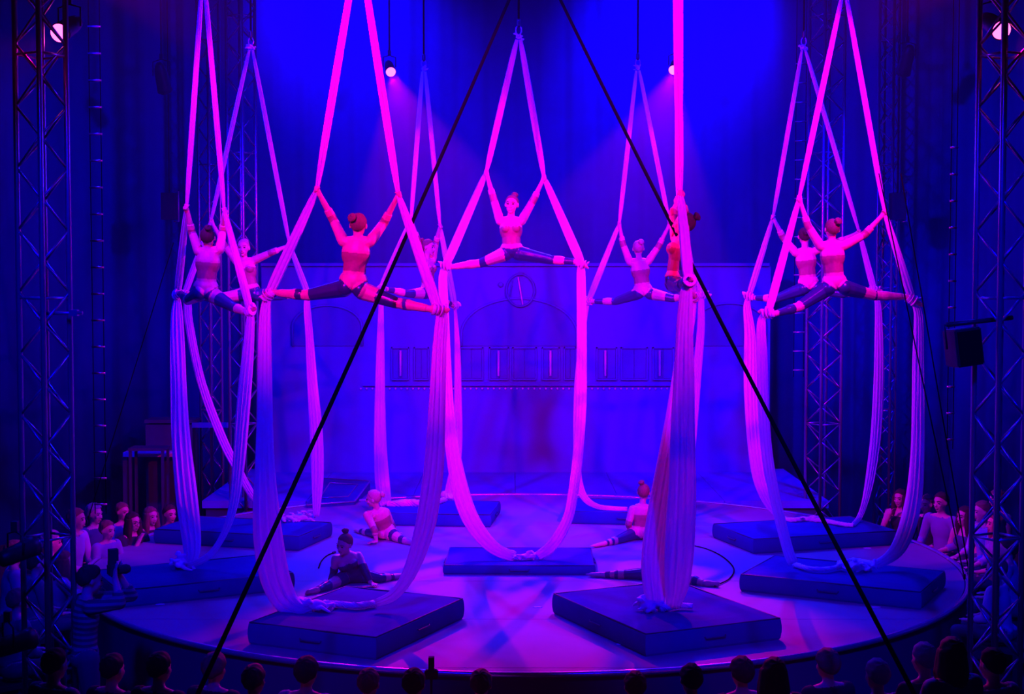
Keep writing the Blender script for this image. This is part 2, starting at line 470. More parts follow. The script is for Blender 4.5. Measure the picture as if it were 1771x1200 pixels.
# windows with pale strips
for x0, x1, st in ((677, 708, 692.5), (716, 742, None), (795, 836, None), (846, 880, 862), (886, 928, None), (937, 968, 952), (975, 997, None), (1031, 1067, 1047), (1073, 1120, None), (1128, 1165, 1141)):
    y1 = 657
    fr = G()
    for a in ((x0, 600, x1, 602.5), (x0, y1 - 2.5, x1, y1), (x0, 600, x0 + 2.2, y1), (x1 - 2.2, 600, x1, y1)):
        b = fbox(*a, 0.05); fr.add(b.v, b.f)
    wf = fr.build('window', M['facade'], fac, smooth=False)
    xm = (x0 + x1) / 2
    for a, b in ((x0 + 2.5, xm - 0.6), (xm + 0.6, x1 - 2.5)):
        fbox(a, 603, b, y1 - 3, 0.02).build('pane', M['facade_dark'], wf, smooth=False, rel=parent_origin(fac))
    if st:
        g = G(); g.tube([fp(st, 606, 0.07), fp(st, 650, 0.07)], 0.018, 8); g.build('light_strip', M['facade_light'], wf, rel=parent_origin(fac))
# bead row
bead = None
for i in range(55):
    p = fp(624 + i * 10, 672, 0.03)
    if bead is None:
        g = G(); v = 0.018
        g.ell((0, 0, 0), Vector((v, 0, 0)), Vector((0, v, 0)), Vector((0, 0, v)), 6, 4)
        bead = pymesh('bead', g.v, g.f); bead.materials.append(M['facade_light'])
    o = bpy.data.objects.new('bead', bead); COL.objects.link(o); o.parent = fac; o.location = p - fac.location

# ================================================================== trusses
def truss(x, y, z0, z1, half_diag, th, label, pitch=0.51, r=0.024, rb=0.011):
    t = empty('lighting_truss', (x, y, z0), label, 'truss', 'four-chord aluminium truss masts')
    cs = [Vector((half_diag * math.cos(th + k * PI / 2), half_diag * math.sin(th + k * PI / 2), 0)) for k in range(4)]
    H = z1 - z0
    g = G(); g.tube([(0, 0, 0), (0, 0, H)], r, 10); cm = pymesh('chord', g.v, g.f); cm.materials.append(M['alu'])
    for c in cs:
        o = bpy.data.objects.new('chord', cm); COL.objects.link(o); o.parent = t; o.location = c
    side = (cs[1] - cs[0]).length
    L = math.hypot(side, pitch / 2)
    g = G(); g.tube([(0, 0, 0), (0, 0, L)], rb, 6); bm_ = pymesh('brace', g.v, g.f); bm_.materials.append(M['alu'])
    g = G(); g.tube([(0, 0, 0), (0, 0, side)], rb, 6); hm = pymesh('cross_bar', g.v, g.f); hm.materials.append(M['alu'])
    n = int(H / (pitch / 2))
    for k in range(4):
        a, b = cs[k], cs[(k + 1) % 4]
        for i in range(n):
            p, q = (a, b) if (i + k) % 2 == 0 else (b, a)
            p = p + Vector((0, 0, i * pitch / 2)); q = q + Vector((0, 0, (i + 1) * pitch / 2))
            if q.z > H: continue
            o = bpy.data.objects.new('brace', bm_); COL.objects.link(o); o.parent = t; o.location = p
            o.rotation_euler = (q - p).to_track_quat('Z', 'Y').to_euler()
        for z in (0.03, 2.03, 4.03, 6.03, 8.03):
            if z > H: continue
            o = bpy.data.objects.new('cross_bar', hm); COL.objects.link(o); o.parent = t; o.location = a + Vector((0, 0, z))
            o.rotation_euler = (b - a).to_track_quat('Z', 'Y').to_euler()
    G().box((x, y, z0 + 0.01), (0.5, 0.5, 0.02)).build('base_plate', M['black'], t, smooth=False)
    return t
TFL = Vector((at(78, 600, 12.0).x, 12.0 - CAM_D, 0))
TFR = Vector((at(1729, 600, 12.0).x, 12.0 - CAM_D, 0))
TBL = Vector((at(421, 600, 21.4).x, 21.4 - CAM_D, 0))
TBR = Vector((at(1425, 600, 21.4).x, 21.4 - CAM_D, 0))
truss(TFL.x, TFL.y, GROUND, 8.9, 0.20, math.radians(14.7), 'near aluminium truss mast at the left edge of the picture')
truss(TFR.x, TFR.y, GROUND, 8.9, 0.20, math.radians(-20), 'near aluminium truss mast at the right edge with hung speaker')
truss(TBL.x, TBL.y, GROUND, 8.9, 0.205, math.radians(14.7), 'distant truss mast behind the left-hand silks')
truss(TBR.x, TBR.y, GROUND, 8.9, 0.255, math.radians(-20), 'distant truss mast behind the right-hand silks')
tx = at(1532, 600, 23.6); truss(tx.x, tx.y, GROUND, 8.9, 0.17, math.radians(10), 'faint far truss mast against the curtain, right of the ring')
tx = at(365, 600, 23.6); truss(tx.x, tx.y, GROUND, 8.9, 0.17, math.radians(10), 'faint far truss mast against the curtain, left of the ring')
# ================================================================== lamps
def lamp(loc, target, label, lit=True, size=1.0, hang=None, group=None):
    loc = Vector(loc); d = (Vector(target) - loc).normalized()
    t = empty('stage_lamp', loc, label, 'lamp', group)
    b = loc - d * 0.30 * size
    q = d.orthogonal().normalized()
    r = 0.082 * size
    g = G()
    # open barrel: outer and inner wall
    seg = 20; x = q; y = d.cross(q)
    prof = [(-0.02, 0.035), (0.0, 0.06), (0.08, r * 0.9), (0.28, r), (0.34, r * 1.08), (0.34, r * 0.98), (0.32, r * 0.92)]
    vs = []; fs = []
    for (z, rr_) in prof:
        for k in range(seg):
            an = 2 * PI * k / seg
            vs.append(b + d * z * size + (x * math.cos(an) + y * math.sin(an)) * rr_)
    for i in range(len(prof) - 1):
        for k in range(seg):
            fs.append([i * seg + k, i * seg + (k + 1) % seg, (i + 1) * seg + (k + 1) % seg, (i + 1) * seg + k])
    fs.append(list(reversed(range(seg))))
    g.add(vs, fs); g.build('barrel', M['black'], t)
    g = G(); g.cone(b + d * 0.262 * size, b + d * 0.275 * size, r * 0.90, r * 0.90, 20, caps=1)
    g.v = [v for v in g.v]
    lens = G(); lens.ell(b + d * 0.335 * size, x * r * 0.97, y * r * 0.97, d * 0.055, 20, 8)
    lens.build('lens', M['lens'] if lit else M['lens_off'], t)
    up = Vector((0, 0, 1)); sd = d.cross(up).normalized()
    c = b + d * 0.14 * size
    g = G(); w = r * 1.25
    g.tube([c + sd * w, c + sd * w + up * 0.16 * size, c + up * 0.19 * size, c - sd * w + up * 0.16 * size, c - sd * w], 0.008, 6)
    g.build('yoke', M['black'], t)
    top = c + up * 0.19 * size
    g = G(); g.box(top + up * 0.04, (0.05, 0.05, 0.08)); g.build('clamp', M['black'], t, smooth=False)
    if hang is not None:
        g = G(); g.tube([top + up * 0.05, Vector((top.x, top.y, hang))], 0.014, 8); g.build('drop_pipe', M['black'], t)
    elif hang is None and group != 'free':
        pass
    return t
# the light itself sits in front of the lens, so nothing of the lamp shades it
lamp(ahead(LAMP_BACK_L, AIM_BACK_L, -0.12), AIM_BACK_L, 'glowing magenta spotlight left of the centre, high on the back rig', hang=10.5)
lamp(ahead(LAMP_BACK_R, AIM_BACK_R, -0.12), AIM_BACK_R, 'glowing magenta spotlight half hidden by the front right silk', hang=10.5)
lamp(ahead(LAMP_FRONT_L, AIM_FRONT_L, -0.12), AIM_FRONT_L, 'glowing pink spotlight on the near left truss', hang=None)
lamp(ahead(LAMP_FRONT_R, AIM_FRONT_R, -0.12), AIM_FRONT_R, 'glowing pink spotlight on the near right truss', hang=None)
p = at(54, 946, 11.5); lamp(p, (-1.5, -2, 2.0), 'dark unlit round lamp on the near left truss above the seats', False, 0.95)
p = at(48, 1105, 11.3); lamp(p, (-1.0, -3, 1.0), 'dark unlit lamp at the foot of the near left truss', False, 1.0)
p = at(284, 152, 22.3); lamp(p, (-5.0, 9.2, 0.8), 'small unlit lamp high in the dark on the left', False, 1.3, hang=10.5)
p = at(1563, 122, 22.3); lamp(p, (5.4, 9.2, 0.8), 'small unlit lamp high in the dark on the right', False, 1.3, hang=10.5)
def bracket(px, py, label):
    p = at(px, py, 22.8); t = empty('loudspeaker', p, label, 'speaker', 'small hung loudspeakers')
    G().box(p, (0.22, 0.2, 0.42)).build('cabinet', M['black'], t, smooth=False)
    g = G(); q = p + Vector((0.15, -0.02, 0)); g.tube([q + Vector((-0.08, 0, 0.24)), q + Vector((0, 0, 0.24)), q + Vector((0, 0, -0.24)), q + Vector((-0.08, 0, -0.24))], 0.012, 6); g.build('bracket', M['alu'], t)
    g = G(); g.tube([p + Vector((0, 0, 0.2)), Vector((p.x, p.y, 10.5))], 0.01, 6); g.build('drop_pipe', M['black'], t)
bracket(293, 357, 'small loudspeaker on a bracket in the dark far left')
bracket(1552, 357, 'small loudspeaker on a bracket in the dark far right')

# hung speaker on the right-hand truss
sp = at(1664, 600, 11.9)
t = empty('hung_speaker', sp, 'black tilted speaker box hung on the near right truss', 'speaker')
R = Matrix.Rotation(math.radians(-7), 3, 'Y') @ Matrix.Rotation(math.radians(14), 3, 'Z')
bm = bmesh.new(); bmesh.ops.create_cube(bm, size=1)
for v in bm.verts: v.co = Vector((v.co.x * 0.25 * (1.0 if v.co.y < 0 else 0.8), v.co.y * 0.24, v.co.z * 0.31))
bmesh.ops.bevel(bm, geom=bm.edges[:], offset=0.012, segments=2, affect='EDGES')
for v in bm.verts: v.co = R @ v.co
me = bpy.data.meshes.new('cabinet'); bm.to_mesh(me); bm.free(); link('cabinet', me, M['black'], t)
g = G(); g.box(sp + R @ Vector((0, -0.123, 0)), (0.21, 0.008, 0.27), rot=R); g.build('grille', M['rope'], t, smooth=False)
g = G(); g.tube([sp + R @ Vector((-0.14, 0, 0.0)), sp + R @ Vector((-0.14, 0, 0.2)), sp + R @ Vector((0.14, 0, 0.2)), sp + R @ Vector((0.14, 0, 0))], 0.01, 6); g.build('yoke', M['black'], t)
g = G(); g.tube([sp + R @ Vector((-0.12, 0, 0.2)), Vector((TFR.x + 0.1, TFR.y, sp.z + 0.24))], 0.02, 8); g.build('mounting_arm', M['black'], t)
# clamp arm on the left-hand truss
p = at(132, 541, 11.9); t = empty('clamp_arm', p, 'short horizontal clamp arm on the near left truss', 'clamp')
g = G(); g.tube([p + Vector((-0.35, 0.05, -0.005)), p + Vector((0.05, 0, 0.0))], 0.016, 8); g.build('arm', M['alu'], t)
G().box(p + Vector((-0.02, 0, 0)), (0.07, 0.06, 0.05)).build('clamp_block', M['alu'], t, smooth=False)

# rope ladders
def ladder(px, d, y_top, y_bot, n, wpx, label):
    a = at(px, y_bot, d); b = at(px, y_top, d)
    w = wpx * d / F_PX
    t = empty('rope_ladder', (a.x, a.y, a.z), label, 'ladder')
    for s_ in (-1, 1):
        g = G(); g.tube([(a.x + s_ * w / 2, a.y, a.z - 0.1), (a.x + s_ * w / 2, a.y, 10.0)], 0.005, 5); g.build('rope', M['rope'], t)
    g = G(); g.tube([(-w / 2 - 0.01, 0, 0), (w / 2 + 0.01, 0, 0)], 0.011, 6); rm = pymesh('rung', g.v, g.f); rm.materials.append(M['alu'])
    for i in range(n):
        o = bpy.data.objects.new('rung', rm); COL.objects.link(o); o.parent = t
        o.location = (0, 0, (b.z - a.z) * i / (n - 1))
    return t
ladder(174, 15.2, 46, 872, 19, 19, 'wire rope ladder hanging left between mast and curtain')
ladder(1643, 15.2, 255, 760, 12, 10, 'narrow wire rope ladder hanging right beside the speaker')
ladder(1381, 21.0, 110, 640, 17, 17, 'wire rope ladder beside the distant right truss')

# ================================================================== crash mats
def mat_pad(corners, h, label):
    """corners: three floor points L, F, R (front corner in the middle)"""
    L, Fp, Rr = corners
    e1 = L - Fp; e2 = Rr - Fp
    u = e2.normalized(); v = Vector((-u.y, u.x, 0))
    if v.dot(e1) < 0: v = -v
    lu, lv = e2.length, e1.length
    # use the mean direction so both edges stay close to the picture
    w = e1.normalized(); ang = math.atan2(v.x * w.y - v.y * w.x, v.dot(w)) / 2
    Rm = Matrix.Rotation(ang, 3, 'Z'); u = Rm @ u; v = Rm @ v
    c = Fp + u * lu / 2 + v * lv / 2
    t = empty('crash_mat', (c.x, c.y, 0), label, 'mat', 'dark crash mats under the silks')
    bm = bmesh.new(); bmesh.ops.create_grid(bm, x_segments=18, y_segments=18, size=0.5)
    bm.free()
    bm = bmesh.new(); bmesh.ops.create_cube(bm, size=1)
    bmesh.ops.subdivide_edges(bm, edges=bm.edges[:], cuts=9, use_grid_fill=True)
    for q in bm.verts:
        x, y, z = q.co
        if z > 0:
            sag = 0.022 * max(0, 1 - (x * x + y * y) * 5) - 0.006 * math.sin(9 * x) * math.sin(7 * y)
        else: sag = 0
        bul = 0.012 * (1 - (2 * z) ** 2)
        rr_ = 1.0
        # rounded vertical and horizontal edges
        X = x * lu; Y = y * lv; Z = (z + 0.5) * h - sag
        cr = 0.025
        if abs(z) > 0.49 and (abs(x) > 0.49 or abs(y) > 0.49):
            Z += -0.012 if z > 0 else 0.0
            X *= (1 - cr * 0.5 / lu); Y *= (1 - cr * 0.5 / lv)
        X += bul * (1 if x > 0.49 else -1 if x < -0.49 else 0); Y += bul * (1 if y > 0.49 else -1 if y < -0.49 else 0)
        q.co = u * X + v * Y + Vector((0, 0, Z + 0.001))
    bmesh.ops.recalc_face_normals(bm, faces=bm.faces)
    me = bpy.data.meshes.new('foam_block'); bm.to_mesh(me); bm.free()
    link('foam_block', me, M['mat'], t)
    cs = [c + u * sx * (lu / 2 - 0.004) + v * sy * (lv / 2 - 0.004) + Vector((0, 0, h - 0.012)) for sx, sy in ((-1, -1), (1, -1), (1, 1), (-1, 1))]
    g = G(); g.tube(cs, 0.009, 6, True); g.build('edge_piping', M['mat_pipe'], t)
    for s_ in (-1, 1):
        for (a, b, off) in ((u, v, lv / 2), (v, u, lu / 2)):
            if off * 0 != 0: continue
            m0 = c + b * s_ * (off + 0.012) + Vector((0, 0, h * 0.55))
            g = G(); g.tube([m0 - a * 0.11, m0 - a * 0.10 + b * s_ * 0.012 - Vector((0, 0, 0.015)), m0 + a * 0.10 + b * s_ * 0.012 - Vector((0, 0, 0.015)), m0 + a * 0.11], 0.008, 6)
            g.build('carry_handle', M['mat_pipe'], t)
    return t
H_MAT = 0.21
mat_pad((onz(420, 1119), onz(650, 1142), onz(822, 1073)), H_MAT, 'dark crash mat at the front left with twisted silk on it')
mat_pad((onz(950, 1062), onz(1117, 1136), onz(1353, 1108)), H_MAT, 'dark crash mat at the front right under the profile aerialist')
mat_pad((onz(768, 993), onz(1028, 994), onz(1022, 962)), 0.11, 'dark crash mat in the middle of the ring')
mat_pad((onz(1275, 1026), onz(1592, 1055), onz(1646, 1018)), H_MAT * 0.9, 'dark crash mat at the right with knotted silk')
mat_pad((onz(519, 1028), onz(206, 1052), onz(138, 1018)), H_MAT * 0.9, 'dark crash mat at the left beside the photographer')
mat_pad((onz(1233, 930), onz(1303, 958), onz(1552, 943)), H_MAT * 0.9, 'dark crash mat at the back right')
mat_pad((onz(579, 928), onz(517, 953), onz(262, 942)), H_MAT * 0.9, 'dark crash mat at the back left')
mat_pad((onz(640, 906), onz(848, 912), onz(856, 888)), H_MAT * 0.85, 'dark crash mat at the back just left of centre')
mat_pad((onz(975, 908), onz(1188, 910), onz(1198, 886)), H_MAT * 0.85, 'dark crash mat at the back just right of centre')

# ================================================================== people
FING = (0.85, 1.0, 0.95, 0.75)
def person(label, J, front, look, s=1.0, voxel=0.0075, hair='bun', haircol='hair_brown', outfit=None, group=None, base=None,
           grip=None, bun_dir=None, hand_dirs=None, face=True, smile=False, head_scale=1.0, glasses=False, hand_scale=1.0, bust=True):
    P, N, H = J['P'], J['N'], J['H']
    front = Vector(front).normalized()
    up = (N - P); LS = up.length; up.normalize()
    side = (J['SR'] - J['SL']); side = (side - up * side.dot(up)).normalized()
    front = front - up * front.dot(up); front = front - side * front.dot(side) * 0.5; front.normalize()
    side = front.cross(up) if front.cross(up).dot(side) > 0 else -front.cross(up)
    base = Vector(base) if base is not None else Vector((P.x, P.y, min(v.z for v in J.values()) - 0.03))
    root = empty('person', base, label, 'person', group)
    g = G(); bones = []
    def bone(a, b, ra, rb, tg, **k):
        g.cone(a, b, ra * s, rb * s, 10, **k); bones.append((a, b, ra * s, rb * s, tg))
    # torso
    g.ell(P + up * LS * 0.66, side * 0.128 * s, front * 0.088 * s, up * 0.15 * s)
    g.ell(P + up * LS * 0.84, side * 0.120 * s, front * 0.070 * s, up * 0.085 * s)
    g.cone(P + up * LS * 0.12, P + up * LS * 0.55, 0.078 * s, 0.078 * s, 12, side=side, k=1.28)
    hipmid = (J['HL'] + J['HR']) / 2
    g.ell(P + up * 0.02 * s, side * 0.130 * s, front * 0.092 * s, up * 0.10 * s)
    for k in ('HL', 'HR'):
        g.ell(P + (J[k] - P) * 0.75 - front * 0.042 * s - up * 0.005, side * 0.072 * s, front * 0.072 * s, up * 0.075 * s)
    for k in ((-1, 1) if bust else ()):
        g.ell(P + up * LS * 0.70 + front * 0.062 * s + side * k * 0.058 * s, side * 0.050 * s, front * 0.045 * s, up * 0.052 * s)
    bones.append((P - up * 0.02, N - up * 0.03, 0.125 * s, 0.105 * s, 'torso'))
    for k in ('SL', 'SR'):
        g.cone(N - up * 0.01 * s, J[k], 0.040 * s, 0.044 * s, 8); g.cone(P + up * LS * 0.80, J[k], 0.06 * s, 0.045 * s, 8)
    # neck and head
    hs_ = s ** 0.5 * head_scale
    hf = Vector(look).normalized(); hu = (H - N).normalized(); hu = (hu * 0.6 + Vector((0, 0, 1)) * 0.4).normalized()
    hf = (hf - hu * hf.dot(hu)).normalized(); hx = hf.cross(hu)
    bone(N - up * 0.02, H - hu * 0.045 * hs_ - hf * 0.01, 0.044, 0.041, 'neck')
    g.ell(H + hu * 0.022 * hs_ - hf * 0.010 * hs_, hx * 0.073 * hs_, hf * 0.092 * hs_, hu * 0.088 * hs_, 18, 12)
    g.ell(H - hu * 0.035 * hs_ + hf * 0.022 * hs_, hx * 0.056 * hs_, hf * 0.064 * hs_, hu * 0.068 * hs_, 16, 10)
    g.ell(H - hu * 0.088 * hs_ + hf * 0.058 * hs_, hx * 0.022 * hs_, hf * 0.02 * hs_, hu * 0.018 * hs_, 8, 6)
    g.cone(H + hf * 0.080 * hs_ + hu * 0.010 * hs_, H + hf * 0.099 * hs_ - hu * 0.028 * hs_, 0.008 * hs_, 0.014 * hs_, 8)
    g.ell(H + hf * 0.074 * hs_ + hu * 0.024 * hs_, hx * 0.046 * hs_, hf * 0.012 * hs_, hu * 0.008 * hs_, 10, 6)
    for k in (-1, 1):
        g.ell(H + hx * k * 0.076 * hs_ - hf * 0.008 * hs_ - hu * 0.004 * hs_, hx * 0.010 * hs_, hf * 0.018 * hs_, hu * 0.030 * hs_, 8, 6)
        g.ell(H + hx * k * 0.036 * hs_ + hf * 0.062 * hs_ - hu * 0.022 * hs_, hx * 0.022 * hs_, hf * 0.018 * hs_, hu * 0.02 * hs_, 8, 6)
    bones.append((H - hu * 0.03, H + hu * 0.03, 0.085 * hs_, 0.085 * hs_, 'head'))
    # arms
    for k in ('L', 'R'):
        S, E, W_ = J['S' + k], J['E' + k], J['G' + k]
        bone(S, E, 0.046, 0.035, 'uarm' + k)
        g.ell(S + (E - S) * 0.18, *(lambda t, q: (q * 0.047 * s, t.cross(q) * 0.047 * s, t * 0.08 * s))((E - S).normalized(), (E - S).orthogonal().normalized()), 10, 7)
        fd = (W_ - E).normalized()
        u = grip[k] if grip and grip.get(k) is not None else None
        q = 0.9 * s * hand_scale
        if u is not None:
            u = u.normalized(); pdir = -fd - u * (-fd).dot(u)
            if pdir.length < 0.15: pdir = u.orthogonal()
            pdir.normalize(); tdir = u.cross(pdir)
            if tdir.dot(side) * (1 if k == 'R' else -1) < 0: tdir = -tdir
            wrist = W_ - fd * 0.060 * q
            bone(E, wrist, 0.036, 0.024, 'farm' + k)
            palm = W_ - fd * 0.012 * q + tdir * 0.0
            g.cone(wrist, palm + tdir * 0.018 * q, 0.024 * q, 0.030 * q, 8, side=u, k=1.25)
            bones.append((wrist, W_, 0.035 * q, 0.04 * q, 'hand' + k))
            rr_ = 0.027 * q
            for i in range(4):
                off = u * (0.030 - 0.0195 * i) * q
                pts = []
                for j in range(5):
                    an = math.radians(60 - j * 58 * FING[i])
                    pts.append(W_ + off + (pdir * math.sin(an) * 1.0 + tdir * math.cos(an)) * rr_)
                for a, b in zip(pts[:-1], pts[1:]): g.cone(a, b, 0.0088 * q, 0.0083 * q, 6, caps=2)
            th = palm + u * 0.036 * q
            p1 = th - tdir * 0.024 * q + pdir * 0.01 * q; p2 = p1 - pdir * 0.030 * q + tdir * 0.006 * q
            g.cone(th, p1, 0.011 * q, 0.010 * q, 6, caps=2); g.cone(p1, p2, 0.010 * q, 0.0085 * q, 6, caps=2)
        else:
            wrist = W_
            bone(E, wrist, 0.036, 0.024, 'farm' + k)
            hd = Vector(hand_dirs[k]).normalized() if hand_dirs and hand_dirs.get(k) is not None else fd
            nrm = Vector((0, 0, -1)); nrm = nrm - hd * nrm.dot(hd)
            nrm = nrm.normalized() if nrm.length > 0.2 else front
            sd = hd.cross(nrm)
            g.cone(wrist, wrist + hd * 0.065 * q, 0.020 * q, 0.018 * q, 8, side=sd, k=1.9)
            bones.append((wrist, wrist + hd * 0.13 * q, 0.035 * q, 0.03 * q, 'hand' + k))
            for i in range(4):
                b0 = wrist + hd * 0.068 * q + sd * (0.030 - 0.020 * i) * q
                d1 = (hd + sd * (0.16 - 0.11 * i) + nrm * 0.12).normalized(); d2 = (d1 + nrm * 0.45).normalized()
                b1 = b0 + d1 * 0.036 * FING[i] * q; b2 = b1 + d2 * 0.034 * FING[i] * q
                g.cone(b0, b1, 0.0088 * q, 0.008 * q, 6, caps=2); g.cone(b1, b2, 0.008 * q, 0.0068 * q, 6, caps=2)
            b0 = wrist + hd * 0.022 * q + sd * 0.026 * q; b1 = b0 + (hd * 0.6 + sd * 0.8) * 0.038 * q; b2 = b1 + (hd * 0.9 + sd * 0.3) * 0.030 * q
            g.cone(b0, b1, 0.0115 * q, 0.0095 * q, 6, caps=2); g.cone(b1, b2, 0.0095 * q, 0.008 * q, 6, caps=2)
    # legs
    for k in ('L', 'R'):
        h_, K, A, T = J['H' + k], J['K' + k], J['A' + k], J['T' + k]
        bone(h_, K, 0.084, 0.052, 'thigh' + k)
        bone(K, A, 0.051, 0.031, 'shank' + k)
        t_ = (A - K).normalized(); q_ = t_.orthogonal().normalized()
        g.ell(K + (A - K) * 0.30, q_ * 0.052 * s, t_.cross(q_) * 0.052 * s, t_ * 0.12 * s, 10, 7)
        fd = (T - A); fl = fd.length; fd.normalize()
        sd = fd.cross(t_); sd = sd.normalized() if sd.length > 0.1 else side
        bone(A, A + fd * fl * 0.75, 0.031, 0.021, 'foot' + k, side=sd, k=1.35)
        g.ell(A - fd * 0.018 * s + t_ * 0.02 * s, fd * 0.034 * s, sd * 0.026 * s, t_ * 0.034 * s, 8, 6)
        for i in range(5):
            a = A + fd * fl * 0.72 + sd * (i - 2) * 0.0125 * s
            b = A + fd * fl * (1.0 - 0.045 * abs(i - 0.6)) + sd * (i - 2) * 0.0105 * s
            g.cone(a, b, 0.011 * s, 0.0085 * s, 6, caps=2)
    me = g.remesh(voxel, 2, 0.5, base)
    me.name = 'body'
    body = link('body', me, M['skin'], root)
    # clothes are cut from the body surface and pushed out
    nv = len(me.vertices); co = np.empty(nv * 3); me.vertices.foreach_get('co', co); co = co.reshape(-1, 3)
    no = np.empty(nv * 3); me.vertex_normals.foreach_get('vector', no); no = no.reshape(-1, 3)
    best = np.full(nv, 1e9); bi = np.zeros(nv, int); bt = np.zeros(nv)
    for i, (a, b, ra, rb, tg) in enumerate(bones):
        a_ = np.array(a - base); ab = np.array(b - a); L2 = max(ab @ ab, 1e-9)
        t = np.clip((co - a_) @ ab / L2, 0, 1)
        d = np.linalg.norm(co - a_ - t[:, None] * ab, axis=1) - (ra + (rb - ra) * t)
        m_ = d < best
        best[m_] = d[m_]; bi[m_] = i; bt[m_] = t[m_]
    names = [b[4] for b in bones]
    fr = (co - np.array(P - base)) @ np.array(front); hz = (co - np.array(P - base)) @ np.array(up) / LS
    lat = np.abs((co - np.array(P - base)) @ np.array(side)) / s
    outfit = outfit or {}
    faces = np.empty(len(me.polygons) * 4, int) if all(len(p.vertices) == 4 for p in me.polygons) else None
    polys = [list(p.vertices) for p in me.polygons]
    for part, (fn, off, mats) in outfit.items():
        sel = np.full(nv, -1)
        for i in range(nv):
            sel[i] = fn(names[bi[i]], bt[i], hz[i], fr[i], lat[i])
        fs = [(p, int(max(sel[v] for v in p))) for p in polys if min(sel[v] for v in p) >= 0]
        if not fs: continue
        used = sorted({v for p, _ in fs for v in p}); mp = {v: i for i, v in enumerate(used)}
        edgec = {}
        for p, _ in fs:
            for a, b in zip(p, p[1:] + p[:1]):
                e = (min(a, b), max(a, b)); edgec[e] = edgec.get(e, 0) + 1
        rimv = {v for e, c in edgec.items() if c == 1 for v in e}
        vs = [co[v] + no[v] * (off if v not in rimv else off * 0.5) for v in used]
        fl_ = [[mp[v] for v in p] for p, _ in fs]
        # rim tucked back to the skin
        rm = {}
        for v in rimv:
            rm[v] = len(vs); vs.append(co[v] - no[v] * 0.002)
        mi = [m for _, m in fs]
        for p, m in fs:
            for a, b in zip(p, p[1:] + p[:1]):
                if edgec[(min(a, b), max(a, b))] == 1:
                    fl_.append([mp[b], mp[a], rm[a], rm[b]]); mi.append(m)
        cm = pymesh(part, vs, fl_)
        o = link(part, cm, [M[x] if isinstance(x, str) else x for x in mats], root)
        cm.polygons.foreach_set('material_index', mi)
    # hair
    if hair:
        hm = M[haircol]
        ax = (-hf * 0.75 + hu * 0.66).normalized()
        if hair != 'bun': ax = (-hf * 0.72 + hu * 0.69).normalized()
        ex = hx; ey = ax.cross(ex)
        c = H + hu * 0.024 * hs_ - hf * 0.012 * hs_
        vs = []; fs = []; nr, ns = 14, 48
        lim = 104 if hair == 'bun' else 99
        for i in range(nr + 1):
            th = math.radians(lim) * i / nr
            for j in range(ns):
                ph = 2 * PI * j / ns
                d = ax * math.cos(th) + (ex * math.cos(ph) + ey * math.sin(ph)) * math.sin(th)
                rad = 1.0 / math.sqrt((d.dot(hx) / 0.078) ** 2 + (d.dot(hf) / 0.097) ** 2 + (d.dot(hu) / 0.094) ** 2)
                k = 1.0 + 0.018 * math.cos(12 * ph) * math.sin(th)
                if hair in ('short', 'long', 'fluffy'): k = 1.05 + 0.05 * math.sin(7 * ph + 3 * th) * math.sin(5 * th + ph) + (0.12 if hair == 'fluffy' else 0.03)
                if i >= nr - 1: k *= 0.93 if i == nr else 0.98
                vs.append(c + d * rad * k * hs_)
        for i in range(nr):
            for j in range(ns):
                fs.append([i * ns + j, (i + 1) * ns + j, (i + 1) * ns + (j + 1) % ns, i * ns + (j + 1) % ns])
        g = G().add(vs, fs)
        hcap = g.build('hair', hm, root)
        if hair == 'bun':
            bd = Vector(bun_dir) if bun_dir is not None else (-hf * 0.85 + hu * 0.55)
            bd.normalize()
            bc = c + bd * 0.118 * hs_; x = bd.orthogonal().normalized(); y = bd.cross(x)
            g = G(); pts = []; rad = []
            for i in range(46):
                an = i / 46 * 2 * PI * 2.6; rr_ = 0.030 - 0.020 * i / 46
                pts.append(bc + (x * math.cos(an) + y * math.sin(an)) * rr_ * hs_ + bd * (0.018 * i / 46) * hs_); rad.append((0.017 - 0.004 * i / 46) * hs_)
            g.tube(pts, rad, 8); g.ell(bc - bd * 0.01, x * 0.034 * hs_, y * 0.034 * hs_, bd * 0.024 * hs_, 12, 8)
            g.build('hair_bun', hm, root)
        if hair == 'long':
            g = G()
            for i in range(9):
                an = math.radians(70 + 220 * i / 8)
                d = hf * math.cos(an) + hx * math.sin(an)
                a = H + hu * 0.03 * hs_ + d * 0.070 * hs_
                b = H - Vector((0, 0, 0.11)) * hs_ + d * 0.085 * hs_
                e = H - Vector((0, 0, 0.26)) * hs_ + d * 0.075 * hs_ - hf * 0.015
                g.cone(a, b, 0.030 * hs_, 0.036 * hs_, 8); g.cone(b, e, 0.036 * hs_, 0.020 * hs_, 8)
            me2 = g.remesh(0.014, 2, 0.5, base); me2.name = 'long_hair'
            link('long_hair', me2, hm, root)
        if hair == 'tail':
            g = G(); a = c - hf * 0.11 * hs_
            g.cone(a, a - hf * 0.03 - Vector((0, 0, 0.10)), 0.026, 0.030, 8); g.cone(a - hf * 0.03 - Vector((0, 0, 0.10)), a - hf * 0.01 - Vector((0, 0, 0.24)), 0.030, 0.010, 8)
            g.build('ponytail', hm, root)
